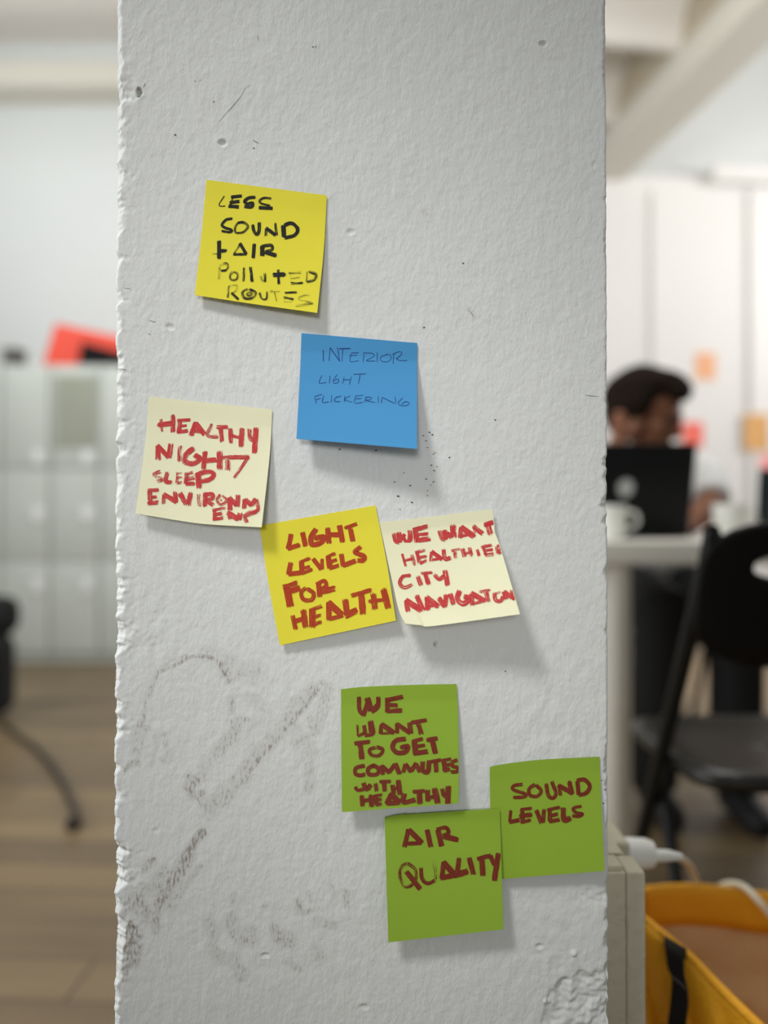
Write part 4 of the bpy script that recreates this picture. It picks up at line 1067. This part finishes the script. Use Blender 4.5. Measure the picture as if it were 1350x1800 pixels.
# ------------------------------------------------------------------ lockers on the left
M_LOCK = mat('grey_green_locker_steel', (198, 202, 195), 0.42, var=0.05, scale=4)
M_LOCK2 = mat('locker_latch', (238, 240, 238), 0.35)
LY = 4.46
zl = W(0, 640, LY).z
pitch = 87 / F * LY
lab = ['grey steel locker farthest left, above the black backpack', 'grey steel locker second from the left, under the small dark box', 'grey steel locker with a grey green sheet on its door',
       'grey steel locker right behind the chipped pillar edge']
for k in range(4):
    xc = W(132 + 87 * (k - 2), 900, LY).x
    t = thing('locker', lab[k], 'locker', (xc, LY + 0.24, 0), 0, 'row of grey lockers along the back wall')
    MB().box((0, 0.01, zl / 2), (pitch - 0.004, 0.46, zl), bev=0.004).build('body', M_LOCK, t)
    for z0, z1 in ((0.06, 0.57), (0.576, 1.086), (1.092, zl - 0.012)):
        d_ = MB().box((0, -0.235, (z0 + z1) / 2), (pitch - 0.009, 0.022, z1 - z0), bev=0.003).build('door', M_LOCK, t)
        MB().box((0.073, -0.252, z0 + (z1 - z0) * (0.73 if z0 < 0.1 else 0.5 if z0 < 1 else 0.10)), (0.05, 0.018, 0.075), bev=0.004).build('latch', M_LOCK2, d_)
p0, p1 = W(96, 660, LY - 0.02), W(168, 785, LY - 0.02)
s_ = MB().box((0, 0, 0), (p1.x - p0.x, 0.005, p0.z - p1.z)).build('notice_sheet', mat('grey_green_sheet', (160, 163, 148), 0.8), smooth=False)
s_.location = ((p0.x + p1.x) / 2, LY - 0.013, (p0.z + p1.z) / 2); prop(s_, 'grey green sheet on a locker door below the red crate', 'notice')
# red crate with a black handle
M_RED = mat('red_crate_plastic', (232, 70, 44), 0.5)
c0 = W(82, 636, LY + 0.1); c1 = W(236, 636, LY + 0.1); ht = W(0, 562, LY + 0.1).z - c0.z
t = thing('crate', 'tilted red orange crate on top of the lockers', 'crate', ((c0.x + c1.x) / 2, LY + 0.2, zl))
wv = (c1.x - c0.x) / 2
def prism(z0, z1, lf, rt, y0, y1, sl, h0, h1):
    return [(lf, y0, z0), (rt, y0, z0), (rt, y1, z0), (lf, y1, z0), (lf + sl, y0, h0), (rt, y0, h1), (rt, y1, h1), (lf + sl, y1, h0)]
MB().add(prism(0, 0, -wv, wv, -0.16, 0.16, 0.07, ht, ht * 0.62), [(0, 1, 5, 4), (1, 2, 6, 5), (2, 3, 7, 6), (3, 0, 4, 7), (4, 5, 6, 7), (3, 2, 1, 0)]).build('body', M_RED, t, smooth=False, bevel=0.01)
b0 = W(140, 612, LY + 0.03); hm = MB()
hm.add([(v[0], v[1], v[2]) for v in [(-0.04, -0.19, 0.0), (wv, -0.19, 0.0), (wv, -0.16, 0.0), (-0.04, -0.16, 0.0), (-0.02, -0.19, 0.13), (wv, -0.19, 0.055), (wv, -0.16, 0.055), (-0.02, -0.16, 0.13)]],
       [(0, 1, 5, 4), (1, 2, 6, 5), (2, 3, 7, 6), (3, 0, 4, 7), (4, 5, 6, 7), (3, 2, 1, 0)])
hm.build('black_flap', M_BLK, t, smooth=False, bevel=0.006)
b0 = W(18, 615, LY + 0.1)
t = thing('storage_box', 'small dark grey box on top of the lockers at the left', 'box', (b0.x, LY + 0.15, zl))
MB().box((0, 0, 0.05), (0.09, 0.12, 0.10), bev=0.008).build('body', mat('dark_grey_box', (86, 86, 84), 0.6), t)
MB().box((0, 0, 0.107), (0.10, 0.13, 0.014), bev=0.004).build('lid', mat('grey_lid', (120, 118, 114), 0.6), t)
# backpack at the left edge
p = W(0, 1265, 3.2)
t = thing('backpack', 'black backpack standing on the wood floor at the left edge', 'backpack', (p.x - 0.125, 3.25, 0))
M_BP = mat('black_backpack_cloth', (16, 17, 18), 0.8, bump=0.3, bscale=120)
def soft(v): return 1 + 0.05 * n3(v * 2.5)
bp_ = MB().box((0, 0, 0.17), (0.29, 0.16, 0.32), bev=0.05).box((0.0, 0.01, 0.41), (0.335, 0.13, 0.16), bev=0.055)
remesh(bp_.build('body', M_BP, t), 0.01)
MB().box((0, -0.095, 0.16), (0.22, 0.05, 0.20), bev=0.022).build('front_pocket', M_BP, t)
MB().tube(catmull([(-0.05, 0.03, 0.47), (-0.04, 0.03, 0.52), (0.04, 0.03, 0.52), (0.05, 0.03, 0.47)], 0.01), 0.008, 10).build('handle', M_BP, t)
# cable on the floor
def onfloor(x, y):
    d_ = F * (CAM.z - 0.012) / (y - 914); q = W(x, y, d_); return Vector((q.x, q.y, 0.010))
cpts = [onfloor(0, 1268), onfloor(30, 1290), onfloor(62, 1312), onfloor(92, 1345), onfloor(116, 1385), onfloor(134, 1425), onfloor(138, 1440)]
t = thing('power_cable', 'dark power cable with a plug snaking across the wood floor', 'cable', cpts[0])
M_CAB = mat('dark_grey_cable', (52, 46, 40), 0.6)
MB().tube([Vector(p_) - cpts[0] for p_ in catmull(cpts, 0.02)], 0.009, 10).build('cord', M_CAB, t)
e = onfloor(126, 1452) - cpts[0]
MB().tube([cpts[-1] - cpts[0], (cpts[-1] - cpts[0] + e) / 2 + Vector((0, 0, 0.006)), e + Vector((0, 0, 0.008))], [0.010, 0.020, 0.018], 12).build('plug', M_CAB, t)
